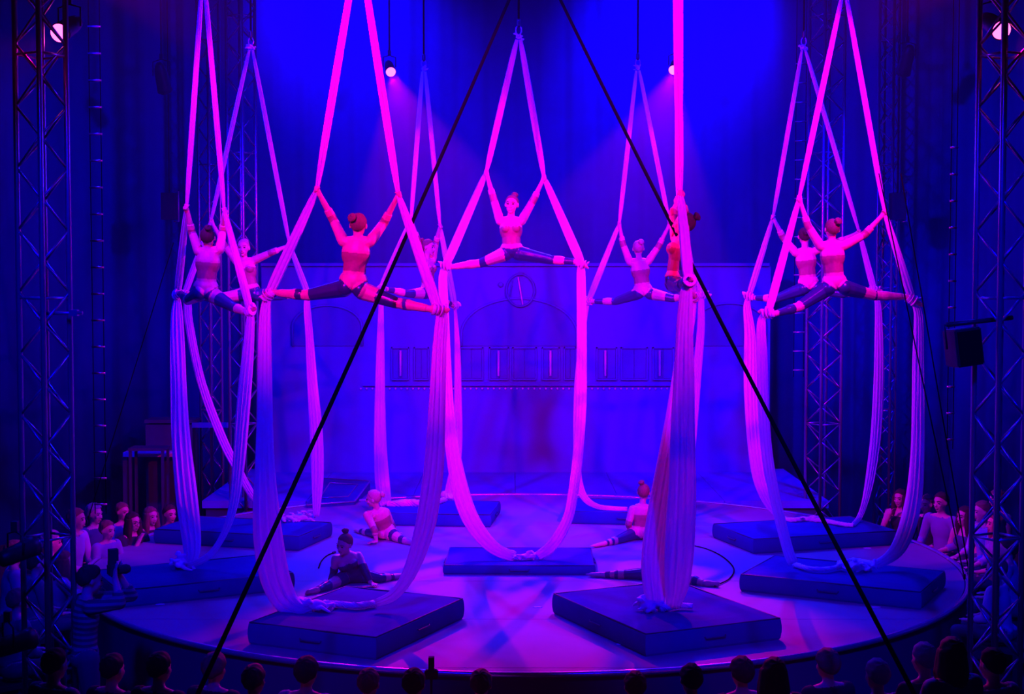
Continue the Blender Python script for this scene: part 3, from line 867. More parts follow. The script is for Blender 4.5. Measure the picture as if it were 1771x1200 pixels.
    if face:
        for k in (-1, 1):
            g = G(); g.ell(H + hx * k * 0.032 * hs_ + hf * 0.0775 * hs_ + hu * 0.006 * hs_, hx * 0.0135 * hs_, hf * 0.008 * hs_, hu * 0.0065 * hs_, 10, 6); g.build('eye', M['eye'], root)
            g = G(); g.tube([H + hx * k * 0.014 * hs_ + hf * 0.089 * hs_ + hu * 0.026 * hs_, H + hx * k * 0.034 * hs_ + hf * 0.083 * hs_ + hu * 0.033 * hs_, H + hx * k * 0.052 * hs_ + hf * 0.070 * hs_ + hu * 0.025 * hs_], 0.0035 * hs_, 6); g.build('eyebrow', M[haircol], root)
        cv = 0.010 if smile else 0.0
        w = 0.028 if smile else 0.021
        g = G(); g.tube([H + hx * w * x_ * hs_ + hf * (0.090 - 0.016 * x_ * x_) * hs_ + hu * (-0.058 + cv * x_ * x_) * hs_ for x_ in (-1, -0.5, 0, 0.5, 1)], [0.003, 0.006, 0.007, 0.006, 0.003], 6)
        g.build('mouth', M['teeth'] if smile else M['lip'], root)
    if glasses:
        g = G()
        for k in (-1, 1):
            c_ = H + hx * k * 0.033 * hs_ + hf * 0.100 * hs_ + hu * 0.005 * hs_
            g.tube([c_ + (hx * math.cos(2 * PI * i / 14) * 0.025 + hu * math.sin(2 * PI * i / 14) * 0.02) * hs_ for i in range(14)], 0.003, 5, True)
            g.tube([c_ + hx * k * 0.025, H + hx * k * 0.078 * hs_ - hf * 0.01], 0.0025, 5)
        g.build('glasses', M['black'], root)
    return root

# ------------------------------------------------------------------ costumes
def performer_outfit(nudeL, nudeR, dark=False):
    """nudeL / nudeR: intervals along the leg (0 hip .. 1 knee .. 2 ankle) in nude fabric"""
    def leotard(n, t, h, fr, la):
        if n == 'torso' or n == 'neck' or n[:5] == 'thigh':
            if h > 0.97: return -1
            if dark: return -1 if h > 0.80 or (n[:5] == 'thigh' and t > 0.05) else 1
            # peplum: reaches lower at the middle, pointed behind
            if n[:5] == 'thigh' and t > 0.30: return -1
            if h < (0.03 - 0.22 * max(0.0, 1 - la / 0.11) if fr < 0 else 0.09 - 0.05 * max(0.0, 1 - la / 0.12)): return -1
            lo, hi = (0.27, 0.66) if fr < 0 else (0.22, 0.70 + 0.05 * math.sin(min(la / 0.11, 1.0) * PI))
            return 1 if lo < h < hi and n == 'torso' else 0
        if n[:4] == 'uarm':
            if dark: return -1 if t < 0.55 else 1
            return 1 if t > 0.86 else 0
        if n[:4] == 'farm':
            if dark: return 1 if t < 0.8 else -1
            return 1 if t < 0.16 else (0 if t < 0.42 else -1)
        return -1
    def leggings(n, t, h, fr, un):
        if n == 'torso': return 0 if h < 0.12 else -1
        if n[:5] == 'thigh': x = t
        elif n[:5] == 'shank': x = 1 + t
        else: return -1
        if x > 1.86: return -1
        for a, b in (nudeL if n[-1] == 'L' else nudeR):
            if a <= x <= b: return 1
        return 0
    return {'leggings': (leggings, 0.004, ['navy', 'nude']), 'leotard': (leotard, 0.0085, ['nude', 'bronze'] if not dark else ['black_lycra', 'black_lycra'])}

SILK_APEX_Z = 6.25
AWAY, TOWARD = Vector((0, 1, 0)), Vector((0, -1, 0))
PEOPLE = {}
def pose(k, d, c2, s=1.0, legs=(1, -1), elbow=(1, 1), knee=(1, 1), hands_d=None, ank_len=0.70, sh_dd=0.0, hip_dd=0.0):
    J = {}
    for key in ('P', 'N', 'H'): J[key] = at(*c2[key], d)
    J['SL'] = at(*c2['SL'], d - sh_dd); J['SR'] = at(*c2['SR'], d + sh_dd)
    J['HL'] = at(*c2['HL'], d - hip_dd); J['HR'] = at(*c2['HR'], d + hip_dd)
    hd = hands_d or (d, d)
    for i, q in enumerate('LR'):
        J['G' + q] = at(*c2['G' + q], hd[i])
        J['E' + q] = mid_joint(J['S' + q], J['G' + q], *c2['E' + q], 0.27 * s, 0.29 * s, elbow[i])
        J['A' + q] = ray_ik(J['H' + q], *c2['A' + q], ank_len * s, legs[i])
        J['K' + q] = mid_joint(J['H' + q], J['A' + q], *c2['K' + q], 0.36 * s, 0.35 * s, knee[i])
        J['T' + q] = ray_ik(J['A' + q], *c2['T' + q], 0.155 * s, legs[i])
    PEOPLE[k] = J
    return J
def aerialist(k, label, d, c2, front, look, apex, nude=((), ()), haircol='hair_brown', bun=None, face=False, smile=False, **kw):
    J = pose(k, d, c2, **kw)
    A = at(*apex, d); J['APEX'] = A
    grip = {q: (A - J['G' + q]) for q in 'LR'}
    JJ = {a: b for a, b in J.items() if a != 'APEX'}
    person(label, JJ, front, look, s=kw.get('s', 1.0), outfit=performer_outfit(*nude), haircol=haircol, bun_dir=bun, grip=grip, face=face, smile=smile,
           group='aerialists in the splits on white silks')
    return J

aerialist('A', 'dark-haired aerialist seen from behind in splits, far left front', 15.5, dict(
    P=(356, 500), N=(361, 431), H=(359, 412), SL=(344, 435), SR=(380, 431), EL=(332, 402), ER=(385, 400), GL=(323, 358), GR=(388, 364),
    HL=(345, 508), HR=(368, 510), KL=(325, 519), AL=(310, 506), TL=(302, 512), KR=(402, 530), AR=(428, 541), TR=(443, 531)),
    AWAY, (-0.1, 1, 0.1), (352, -22), (((0.85, 1.05),), ((0.0, 0.35), (1.35, 1.9))), 'hair_dark', bun=(0.25, -0.7, 0.75), legs=(1, -1))
aerialist('B', 'aerialist facing the ring with arms wide, left back', 18.4, dict(
    P=(432, 504), N=(422, 449), H=(421, 429), SL=(409, 452), SR=(440, 450), EL=(388, 424), ER=(471, 436), GL=(365, 382), GR=(501, 424),
    HL=(422, 509), HR=(442, 509), KL=(374, 516), AL=(325, 509), TL=(308, 510), KR=(486, 512), AR=(527, 505), TR=(541, 510)),
    TOWARD, (-0.05, -1, -0.05), (434, 82), (((0.2, 0.9),), ((1.2, 1.5),)), 'hair_blond', face=True, legs=(1, 1), elbow=(-1, -1))
aerialist('C', 'aerialist in orange-lit leotard seen from behind, front left', 13.4, dict(
    P=(611, 489), N=(618, 412), H=(620, 390), SL=(594, 417), SR=(641, 417), EL=(576, 379), ER=(664, 385), GL=(548, 328), GR=(689, 337),
    HL=(595, 498), HR=(628, 503), KL=(533, 510), AL=(474, 506), TL=(448, 515), KR=(683, 523), AR=(748, 535), TR=(778, 538)),
    AWAY, (0.1, 1, 0.05), (620, -85), (((0.95, 1.15), (1.35, 1.9)), ((0.0, 0.45), (1.1, 1.9))), 'hair_brown', bun=(-0.42, -0.8, 0.4), legs=(1, -1))
aerialist('D', 'aerialist in profile facing right, behind the central silk', 20.1, dict(
    P=(741, 502), N=(738, 449), H=(741, 428), SL=(730, 453), SR=(748, 451), EL=(722, 414), ER=(754, 419), GL=(711, 379), GR=(761, 391),
    HL=(734, 507), HR=(750, 508), KL=(706, 508), AL=(664, 499), TL=(650, 499), KR=(760, 516), AR=(782, 527), TR=(794, 528)),
    (1, -0.25, 0), (1, -0.4, -0.05), (733, 120), (((0.2, 0.7), (1.2, 1.6)), ((1.2, 1.6),)), 'hair_brown', face=True, legs=(-1, 1), sh_dd=0.09, hip_dd=0.05)
aerialist('E', 'smiling aerialist facing the viewer high in the centre', 16.85, dict(
    P=(885, 434), N=(883, 377), H=(885, 354), SL=(865, 382), SR=(902, 382), EL=(853, 342), ER=(923, 345), GL=(841, 298), GR=(941, 307),
    HL=(874, 439), HR=(897, 438), KL=(832, 455), AL=(779, 462), TL=(757, 452), KR=(952, 449), AR=(1000, 453), TR=(1018, 463)),
    TOWARD, (-0.2, -1, -0.02), (897, 64), (((0.0, 0.7), (1.05, 1.9)), ((1.15, 1.5),)), 'hair_brown', bun=(0.3, 0.55, 0.8), face=True, smile=True, legs=(1, -1), elbow=(-1, -1))
aerialist('F', 'blond aerialist seen from behind, back right of centre', 20.1, dict(
    P=(1112, 503), N=(1105, 449), H=(1104, 430), SL=(1089, 453), SR=(1121, 452), EL=(1077, 421), ER=(1139, 426), GL=(1071, 387), GR=(1158, 388),
    HL=(1102, 508), HR=(1126, 508), KL=(1065, 521), AL=(1023, 521), TL=(1008, 519), KR=(1164, 516), AR=(1208, 509), TR=(1231, 511)),
    AWAY, (0, 1, 0.1), (1103, 118), (((1.15, 1.5),), ((0.15, 0.7), (1.1, 1.5))), 'hair_blond', bun=(0.25, -0.75, 0.6), legs=(1, -1))
aerialist('G', 'aerialist in profile with dark hair bun, front right', 13.4, dict(
    P=(1167, 486), N=(1178, 408), H=(1183, 388), SL=(1183, 415), SR=(1169, 412), EL=(1184, 368), ER=(1164, 368), GL=(1177, 335), GR=(1173, 345),
    HL=(1169, 492), HR=(1165, 490), KL=(1176, 494), AL=(1188, 488), TL=(1196, 481), KR=(1182, 502), AR=(1198, 511), TR=(1203, 514)),
    (-1, 0.15, 0), (-1, 0.3, 0.1), (1172, -85), (((0.85, 1.1), (1.5, 1.9)), ((0.85, 1.1), (1.5, 1.9))), 'hair_dark', bun=(0.85, -0.3, 0.4), legs=(-1, 1),
    sh_dd=0.11, hip_dd=0.08, hands_d=(13.15, 13.65))
aerialist('H', 'pink-lit aerialist seen from behind with long spread arms, right front', 15.5, dict(
    P=(1443, 490), N=(1438, 418), H=(1439, 397), SL=(1419, 426), SR=(1459, 425), EL=(1397, 390), ER=(1495, 406), GL=(1382, 343), GR=(1530, 368),
    HL=(1428, 500), HR=(1463, 498), KL=(1381, 531), AL=(1338, 543), TL=(1311, 537), KR=(1513, 511), AR=(1567, 513), TR=(1598, 529)),
    AWAY, (-0.1, 1, 0.1), (1460, -14), (((0.9, 1.2),), ((0.6, 0.95), (1.05, 1.9))), 'hair_brown', bun=(0.35, -0.75, 0.55), legs=(-1, 1))
aerialist('I', 'aerialist seen from behind, half hidden by her pink-lit neighbour', 18.4, dict(
    P=(1398, 491), N=(1392, 430), H=(1391, 409), SL=(1376, 437), SR=(1408, 435), EL=(1354, 410), ER=(1446, 419), GL=(1337, 376), GR=(1486, 402),
    HL=(1387, 500), HR=(1413, 499), KL=(1343, 516), AL=(1302, 515), TL=(1283, 506), KR=(1458, 508), AR=(1504, 502), TR=(1526, 504)),
    AWAY, (0, 1, 0.1), (1390, 82), (((1.3, 1.5),), ((1.2, 1.5),)), 'hair_dark', legs=(1, -1), bun=(0, -0.9, 0.3))

# ------------------------------------------------------------------ four performers on the stage floor
def floor_pose(k, c2, dz, s=1.0):
    """c2: pixel per joint, dz: world depth d per joint"""
    J = {q: at(*c2[q], dz[q]) for q in c2}
    for q in J:
        lo = 0.03 if q[0] in 'AT' else (0.045 if q[0] == 'K' else (0.03 if q[0] == 'G' else 0.08))
        if J[q].z < lo * s: J[q].z = lo * s
    PEOPLE[k] = J
    return J
J = floor_pose('J', dict(P=(613, 1003), N=(598, 961), H=(596, 941), SL=(580, 966), SR=(620, 961), EL=(577, 992), ER=(632, 988), GL=(570, 1014), GR=(642, 1012),
    HL=(603, 1010), HR=(622, 1008), KL=(572, 1020), AL=(546, 1026), TL=(528, 1028), KR=(655, 1009), AR=(684, 1003), TR=(700, 1000)),
    dict(P=15.5, N=15.4, H=15.32, SL=15.35, SR=15.45, EL=15.42, ER=15.35, GL=15.30, GR=15.30, HL=15.5, HR=15.5, KL=15.18, AL=14.95, TL=14.85, KR=15.5, AR=15.65, TR=15.72))
person('girl in dark costume sitting in splits on the floor, front left', J, (-0.3, -1, 0), (-0.65, -1, 0.05), outfit=performer_outfit(((0.7, 1.1),), ((1.3, 1.6),), True), haircol='hair_brown',
       bun_dir=(0.0, 0.25, 1.0), hand_dirs={'L': (-0.5, -0.8, 0), 'R': (0.5, -0.8, 0)}, group='performers sitting on the stage floor')
J = floor_pose('K', dict(P=(667, 930), N=(652, 882), H=(646, 862), SL=(635, 891), SR=(667, 885), EL=(648, 917), ER=(678, 908), GL=(651, 941), GR=(684, 928),
    HL=(658, 936), HR=(676, 935), KL=(640, 934), AL=(622, 929), TL=(614, 926), KR=(692, 937), AR=(722, 945), TR=(744, 949)),
    dict(P=18.1, N=18.0, H=17.95, SL=17.9, SR=18.05, EL=17.75, ER=18.2, GL=17.75, GR=18.35, HL=18.1, HR=18.05, KL=18.3, AL=18.5, TL=18.6, KR=17.85, AR=17.6, TR=17.5))
person('girl in pink-lit leotard on the floor turning her head left', J, (0.1, 1, 0), (-0.95, 0.15, 0), outfit=performer_outfit(((1.2, 1.5),), ((0.6, 1.0), (1.3, 1.9))), haircol='hair_blond',
       bun_dir=(0.9, -0.25, 0.25), hand_dirs={'L': (-0.9, -0.4, 0), 'R': (0.5, 0.8, 0)}, group='performers sitting on the stage floor')
J = floor_pose('L', dict(P=(1109, 926), N=(1111, 873), H=(1113, 852), SL=(1094, 881), SR=(1130, 881), EL=(1087, 906), ER=(1139, 905), GL=(1091, 930), GR=(1147, 929),
    HL=(1100, 933), HR=(1120, 933), KL=(1069, 938), AL=(1043, 945), TL=(1023, 950), KR=(1152, 937), AR=(1182, 941), TR=(1200, 944)),
    dict(P=18.1, N=18.1, H=18.1, SL=18.1, SR=18.1, EL=18.05, ER=18.05, GL=18.25, GR=18.25, HL=18.1, HR=18.1, KL=17.8, AL=17.6, TL=17.45, KR=17.9, AR=17.75, TR=17.65))
person('girl seen from behind on the floor beside the front right silk', J, (0.05, 1, 0), (0.15, 1, 0.05), outfit=performer_outfit(((1.2, 1.4), (1.55, 1.7)), ((1.2, 1.5),)), haircol='hair_brown',
       bun_dir=(-0.25, -0.2, 0.95), hand_dirs={'L': (-0.3, 0.9, 0), 'R': (0.3, 0.9, 0)}, group='performers sitting on the stage floor')
J = floor_pose('M', dict(P=(1150, 1000), N=(1155, 950), H=(1158, 928), SL=(1140, 956), SR=(1172, 956), EL=(1134, 980), ER=(1178, 981), GL=(1138, 1003), GR=(1172, 1006),
    HL=(1138, 1005), HR=(1162, 1006), KL=(1086, 1000), AL=(1040, 1000), TL=(1016, 1000), KR=(1190, 1013), AR=(1222, 1019), TR=(1245, 1019)),
    dict(P=15.6, N=15.6, H=15.6, SL=15.6, SR=15.6, EL=15.5, ER=15.5, GL=15.3, GR=15.3, HL=15.6, HR=15.6, KL=15.7, AL=15.75, TL=15.78, KR=15.45, AR=15.3, TR=15.25))
person('performer in splits hidden behind the front right silk, only legs showing', J, (0, -1, 0), (0, -1, 0), outfit=performer_outfit(((1.15, 1.35), (1.5, 1.65)), ((0.9, 1.3), (1.6, 1.9)), True), haircol='hair_brown',
       hand_dirs={'L': (-0.3, -0.9, 0), 'R': (0.3, -0.9, 0)}, group='performers sitting on the stage floor')

# ================================================================== silks
def loft(path, widths, flat=0.32, pleats=4, amp=0.11, phase=0.0, twist=0.0, n=48, ref=Vector((1, 0, 0)), K=16):
    """cloth strand: pleated thick ribbon along a smooth path"""
    rows = catmull([(*p, w) for p, w in zip(path, widths)], n)
    P = [Vector(r[:3]) for r in rows]; Wd = [max(r[3], 0.006) for r in rows]
    g = G(); prev = ref
    for i in range(n):
        t = (P[min(i + 1, n - 1)] - P[max(i - 1, 0)]).normalized()
        x = prev - t * prev.dot(t)
        x = x.normalized() if x.length > 1e-3 else t.orthogonal().normalized()
        prev = x
        y = t.cross(x)
        if twist:
            a = twist * i / n; x, y = x * math.cos(a) + y * math.sin(a), y * math.cos(a) - x * math.sin(a)
        w = Wd[i]; th = w * flat
        for j in range(K):
            u = -1 + 2 * j / (K - 1)
            e = math.sqrt(max(1 - u * u, 0.0)) ** 0.7
            f = amp * w * e * (0.65 * math.sin(pleats * PI * u + phase + 1.2 * math.sin(i * 0.11 + phase)) + 0.55 * math.sin(pleats * 1.73 * PI * u - 2 * phase + 0.9 * math.sin(i * 0.06 + 2 * phase)))
            g.v.append(P[i] + x * (u * w / 2) + y * (th / 2 * e + f))
        for j in range(K - 2, 0, -1):
            u = -1 + 2 * j / (K - 1)
            e = math.sqrt(max(1 - u * u, 0.0)) ** 0.7
            f = amp * w * math.sin(pleats * PI * u + phase + 0.9 + 1.2 * math.sin(i * 0.11 + phase)) * e
            g.v.append(P[i] + x * (u * w / 2) + y * (-th / 2 * e + f))
    m = 2 * K - 2
    for i in range(n - 1):
        for j in range(m):
            g.f.append([i * m + j, i * m + (j + 1) % m, (i + 1) * m + (j + 1) % m, (i + 1) * m + j])
    g.f.append(list(reversed(range(m)))); g.f.append([(n - 1) * m + j for j in range(m)])
    return g
def bundle(c, size, n, seed, voxel=0.011):
    """heap of knotted cloth: crossing fat folds fused into one lump"""
    rnd = random.Random(seed); g = G(); c = Vector(c)
    for i in range(n):
        a = Vector((rnd.uniform(-1, 1) * size[0], rnd.uniform(-1, 1) * size[1], rnd.uniform(-0.7, 1) * size[2]))
        d = Vector((rnd.uniform(-1, 1), rnd.uniform(-1, 1), rnd.uniform(-0.4, 0.4))).normalized()
        L = rnd.uniform(0.35, 0.8) * max(size); r = rnd.uniform(0.28, 0.45) * min(size)
        m_ = a + Vector((rnd.uniform(-1, 1), rnd.uniform(-1, 1), rnd.uniform(0, 1))) * r
        g.cone(c + a - d * L / 2, c + m_, r, r * 0.8, 8, side=Vector((0, 0, 1)), k=0.7)
        g.cone(c + m_, c + a + d * L / 2, r * 0.8, r * 0.5, 8, side=Vector((0, 0, 1)), k=0.7)
    g.ell(c, Vector((size[0] * 0.6, 0, 0)), Vector((0, size[1] * 0.6, 0)), Vector((0, 0, size[2] * 0.6)))
    return g, voxel
MAT_TOP = dict(A=0.19, B=0.19, C=0.21, D=0.18, E=0.11, F=0.18, G=0.21, H=0.19, I=0.19)
def silk(k, label, upw, tails, knot, ksize, rope=None, seed=0, pw=4):
    """tails: for L and R lists of (x, y, width px) below the foot; knot: (x, y, d)"""
    J = PEOPLE[k]; A = J['APEX']
    hm = MAT_TOP[k]; kn = onz(knot[0], knot[1], hm + ksize[2] * 0.55)
    knot = (knot[0], knot[1], kn.y + CAM_D)
    t = empty('aerial_silk', (kn.x, kn.y, max(0.0, kn.z - ksize[2])), label, 'silk', 'white aerial silks')
    dd = A.y + CAM_D
    for qi, q in enumerate('LR'):
        hand = J['G' + q]; foot = J['A' + q] + (J['T' + q] - J['A' + q]) * 0.35
        w = upw * dd / F_PX
        sgn = -1 if q == 'L' else 1
        a0 = A + Vector((sgn * 0.02, 0, -0.03))
        m1 = a0.lerp(hand, 0.5); m2 = hand.lerp(foot, 0.5)
        g = loft([a0, a0.lerp(hand, 0.12), m1, a0.lerp(hand, 0.85), hand], [w * 0.5, w * 0.85, w * 1.05, w * 0.95, w * 0.55], 0.5, 3, 0.09, seed + qi, n=40)
        g.build('upper_strand', M['silk'], t)
        g = loft([hand, hand.lerp(foot, 0.12), m2, hand.lerp(foot, 0.85), foot], [w * 0.55, w * 1.0, w * 1.35, w * 1.45, w * 1.1], 0.4, 3, 0.10, seed + 2 + qi, n=36)
        g.build('lower_strand', M['silk'], t)
        # wrap round the foot
        ax = (J['T' + q] - J['A' + q]).normalized(); x = ax.orthogonal().normalized(); y = ax.cross(x)
        g = G(); pts = []
        for i in range(64):
            an = i / 64 * 2 * PI * 3.2; rr_ = 0.043 + 0.004 * math.sin(an * 1.7)
            pts.append(foot + ax * (-0.055 + 0.11 * i / 64 + 0.016 * math.sin(an)) + (x * math.cos(an) + y * math.sin(an)) * rr_)
        g = loft(pts, [0.045] * 64, 0.35, 2, 0.10, seed, n=110, ref=ax, K=8)
        g.build('foot_wrap', M['silk_knot'], t)
        # tail
        tl = tails[qi]
        d0 = foot.y + CAM_D; d1 = tl[-1][3] if len(tl[-1]) > 3 else knot[2]
        ya, yb = tl[0][1], max(p[1] for p in tl)
        path = [foot]; wd = [w * 0.8]
        for p in tl:
            f = min(max((p[1] - ya) / (yb - ya), 0), 1)
            d = d0 + (d1 - d0) * f
            v = at(p[0], p[1], d)
            if v.z < hm + 0.02: v = onz(p[0], p[1], hm + 0.02)
            path.append(v); wd.append(p[2] * d / F_PX)
        g = loft(path, wd, 0.30, pw, 0.085, seed * 1.7 + qi * 2.1, n=80, K=22)
        g.build('hanging_tail', M['silk'], t)
    for ri, r_ in enumerate(rope or []):
        pts = [onz(x, y, hm + 0.02) for x, y, w in r_]; wd = [w * knot[2] / F_PX for x, y, w in r_]
        g = loft(pts, wd, 0.8, 3, 0.14, seed + ri, twist=2 * PI * 2.2, n=50); g.build('twisted_rope', M['silk_knot'], t)
    g, vx = bundle(kn, ksize, 16, seed + 11)
    me = g.remesh(vx, 1, 0.4, parent_origin(t)); me.name = 'knot'; link('knot', me, M['silk_knot'], t)
    # apex knot, swivel, line
    g, vx = bundle(A, (0.05, 0.05, 0.045), 10, seed + 5, 0.010)
    me = g.remesh(vx, 1, 0.4, parent_origin(t)); me.name = 'apex_knot'; link('apex_knot', me, M['silk_knot'], t)
    g = G(); g.tube([A + Vector((0.032 * math.cos(2 * PI * i / 20), 0, 0.075 + 0.05 * math.sin(2 * PI * i / 20))) for i in range(20)], 0.009, 6, True); g.build('carabiner', M['alu'], t)
    g = G(); g.cone(A + Vector((0, 0, 0.13)), A + Vector((0, 0, 0.19)), 0.022, 0.022, 10); g.build('swivel', M['black'], t)
    g = G(); g.tube([A + Vector((0, 0, 0.19)), Vector((A.x, A.y, 10.5))], 0.012, 8); g.build('rigging_line', M['rope'], t)
    return t

silk('A', 'white silk of the far left aerialist, pale knot on the left mat', 9.5,
     ([(306, 540, 20), (307, 600, 26), (309, 680, 29), (313, 760, 33), (323, 860, 38), (331, 930, 34), (331, 962, 26), (322, 976, 16)],
      [(433, 556, 15), (428, 620, 21), (421, 700, 24), (414, 790, 22), (406, 860, 17), (395, 905, 13), (378, 940, 11), (360, 962, 12), (335, 975, 12), (322, 978, 10)]),
     (314, 973, 15.45), (0.12, 0.09, 0.08), seed=1)
silk('B', 'white silk with crossing tail behind the far left silk', 8,
     ([(324, 525, 14), (327, 560, 15), (348, 660, 15), (385, 760, 16), (413, 815, 15), (437, 857, 13), (465, 884, 10), (492, 893, 9)],
      [(531, 530, 12), (535, 580, 14), (540, 660, 18), (547, 750, 23), (549, 820, 22), (548, 865, 16), (547, 893, 10)]),
     (517, 895, 18.2), (0.19, 0.09, 0.075), seed=2)
silk('C', 'big white silk of the front left aerialist, twisted on its mat', 13,
     ([(459, 540, 20), (458, 620, 25), (458, 720, 28), (458, 800, 34), (460, 880, 46), (465, 940, 52), (476, 1000, 52), (495, 1040, 44), (518, 1055, 28), (538, 1052, 18)],
      [(764, 545, 20), (760, 600, 24), (756, 700, 29), (751, 800, 34), (741, 880, 36), (730, 930, 34), (715, 975, 28), (697, 1010, 22), (676, 1032, 19), (650, 1043, 14)]),
     (547, 1046, 13.45), (0.15, 0.11, 0.085), rope=[[(650, 1043, 12), (620, 1047, 11), (590, 1045, 11), (560, 1043, 12)]], seed=3)
silk('D', 'white silk at the back left of centre, cloth heaped on its mat', 8,
     ([(659, 530, 9), (658, 600, 14), (657, 700, 19), (658, 780, 23), (662, 840, 26), (667, 872, 20)],
      [(788, 545, 6), (791, 600, 10), (792, 680, 13), (792, 760, 16), (786, 815, 19), (780, 850, 22), (779, 862, 18)]),
     (779, 858, 20.1), (0.13, 0.09, 0.07), rope=[[(668, 872, 10), (690, 871, 13), (710, 870, 14), (732, 871, 12), (755, 868, 10), (770, 864, 9)]], seed=4)
silk('E', 'bright magenta-lit central silk hanging in a deep loop', 11,
     ([(766, 478, 15), (768, 540, 17), (771, 620, 18), (775, 700, 20), (783, 780, 25), (797, 850, 30), (813, 895, 30), (836, 930, 27), (862, 952, 22), (890, 963, 18)],
      [(1005, 470, 15), (1006, 540, 17), (1006, 620, 18), (1005, 700, 19), (1000, 780, 18), (993, 840, 18), (984, 890, 18), (968, 925, 20), (950, 948, 20), (930, 962, 17)]),
     (912, 962, 16.25), (0.17, 0.08, 0.055), seed=5)
silk('F', 'pale silk at the back right of centre, tail lying along its mat', 8,
     ([(1014, 535, 8), (1006, 590, 9), (999, 660, 11), (997, 740, 12), (999, 810, 12), (1004, 845, 14), (1015, 865, 13), (1035, 876, 10), (1060, 879, 9), (1085, 880, 8)],
      [(1213, 520, 11), (1212, 570, 14), (1206, 640, 16), (1200, 720, 16), (1192, 800, 17), (1182, 850, 15), (1165, 872, 11), (1140, 880, 9)]),
     (1112, 879, 19.35), (0.10, 0.08, 0.05), seed=6)
silk('G', 'wide white silk at the front right, magenta and deep blue', 13,
     ([(1187, 505, 22), (1184, 560, 28), (1183, 650, 36), (1181, 740, 42), (1180, 840, 48), (1177, 910, 52), (1174, 970, 50), (1170, 1015, 42), (1164, 1050, 22)],
      [(1192, 540, 24), (1180, 620, 26), (1166, 720, 30), (1150, 820, 36), (1138, 900, 42), (1131, 960, 44), (1131, 1005, 42), (1134, 1035, 36), (1130, 1050, 22)]),
     (1122, 1046, 13.5), (0.15, 0.11, 0.085), rope=[[(1140, 1052, 14), (1160, 1050, 11), (1178, 1047, 10), (1198, 1048, 9)]], seed=7, pw=5)
silk('H', 'white silk of the right front aerialist, knotted rope on mat', 10,
     ([(1317, 556, 15), (1318, 620, 19), (1320, 700, 20), (1326, 780, 20), (1338, 850, 19), (1352, 910, 19), (1364, 955, 19), (1372, 974, 18)],
      [(1588, 545, 15), (1588, 620, 20), (1588, 700, 22), (1587, 780, 24), (1582, 850, 28), (1571, 905, 30), (1555, 945, 27), (1536, 965, 20), (1515, 976, 14)]),
     (1484, 979, 15.35), (0.18, 0.09, 0.07), rope=[[(1374, 976, 10), (1400, 983, 8), (1430, 984, 8), (1455, 980, 9)], [(1450, 974, 9), (1480, 970, 10), (1512, 976, 11)]], seed=8)
silk('I', 'white silk at the right back with rope lying along its mat', 8,
     ([(1292, 530, 13), (1297, 580, 20), (1298, 660, 24), (1303, 750, 24), (1311, 820, 22), (1325, 862, 18), (1340, 885, 12), (1352, 895, 9)],
      [(1518, 525, 11), (1520, 580, 15), (1520, 660, 19), (1515, 750, 19), (1506, 820, 17), (1496, 868, 12), (1486, 895, 10), (1476, 907, 8)]),
     (1397, 897, 18.4), (0.10, 0.07, 0.045), rope=[[(1352, 896, 8), (1372, 899, 8), (1392, 897, 9)], [(1402, 898, 9), (1430, 901, 8), (1455, 906, 7), (1476, 908, 7)]], seed=9)

# ================================================================== black guy lines
def guy(top, bottom, label):
    t = empty('guy_line', bottom, label, 'rope', 'black guy lines from the ring peak')
    top = Vector(top); bottom = Vector(bottom)
    n = 24; pts = [top.lerp(bottom, i / n) + Vector((0, 0, -0.10 * math.sin(PI * i / n))) for i in range(n + 1)]
    g = G(); g.tube(pts, 0.018, 8); g.build('rope', M['rope'], t)
    G().box(bottom + Vector((0, 0, 0.03)), (0.12, 0.12, 0.06)).build('anchor_plate', M['black'], t, smooth=False)
    g = G(); u = (top - bottom).normalized(); g.cone(bottom + u * 0.05, bottom + u * 0.35, 0.026, 0.022, 8); g.build('turnbuckle', M['black'], t)
def extend(px0, py0, d0, px1, py1, d1):
    a = at(px0, py0, d0); b = at(px1, py1, d1); u = b - a
    return a, a + u * ((GROUND - a.z) / u.z)
a, b = extend(908, -64, 16.85, 345, 1180, 9.8); guy(a, b, 'black guy line running down to the left in front of the silks')
a, b = extend(938, -64, 16.85, 1578, 1180, 9.8); guy(a, b, 'black guy line running down to the right in front of the silks')
def thinline(x0, y0, d0, x1, y1, d1, label):
    t = empty('thin_cable', at(x1, y1, d1), label, 'cable'); g = G(); g.tube([at(x0, y0, d0), at(x1, y1, d1)], 0.006, 6); g.build('cable', M['rope'], t)
    g = G(); g.cone(at(x1, y1, d1), at(x1, y1, d1) + Vector((0, 0, 0.03)), 0.012, 0.012, 8); g.build('cable_end', M['black'], t)
thinline(1520, 300, 14.5, 1668, 1000, 12.6, 'thin cable slanting down at the right, nearer the silks')
thinline(1558, 300, 14.5, 1676, 990, 12.5, 'thin cable slanting down at the right, nearer the mast')
thinline(300, 420, 17.0, 150, 905, 14.5, 'thin cable slanting down in the dark at the left')

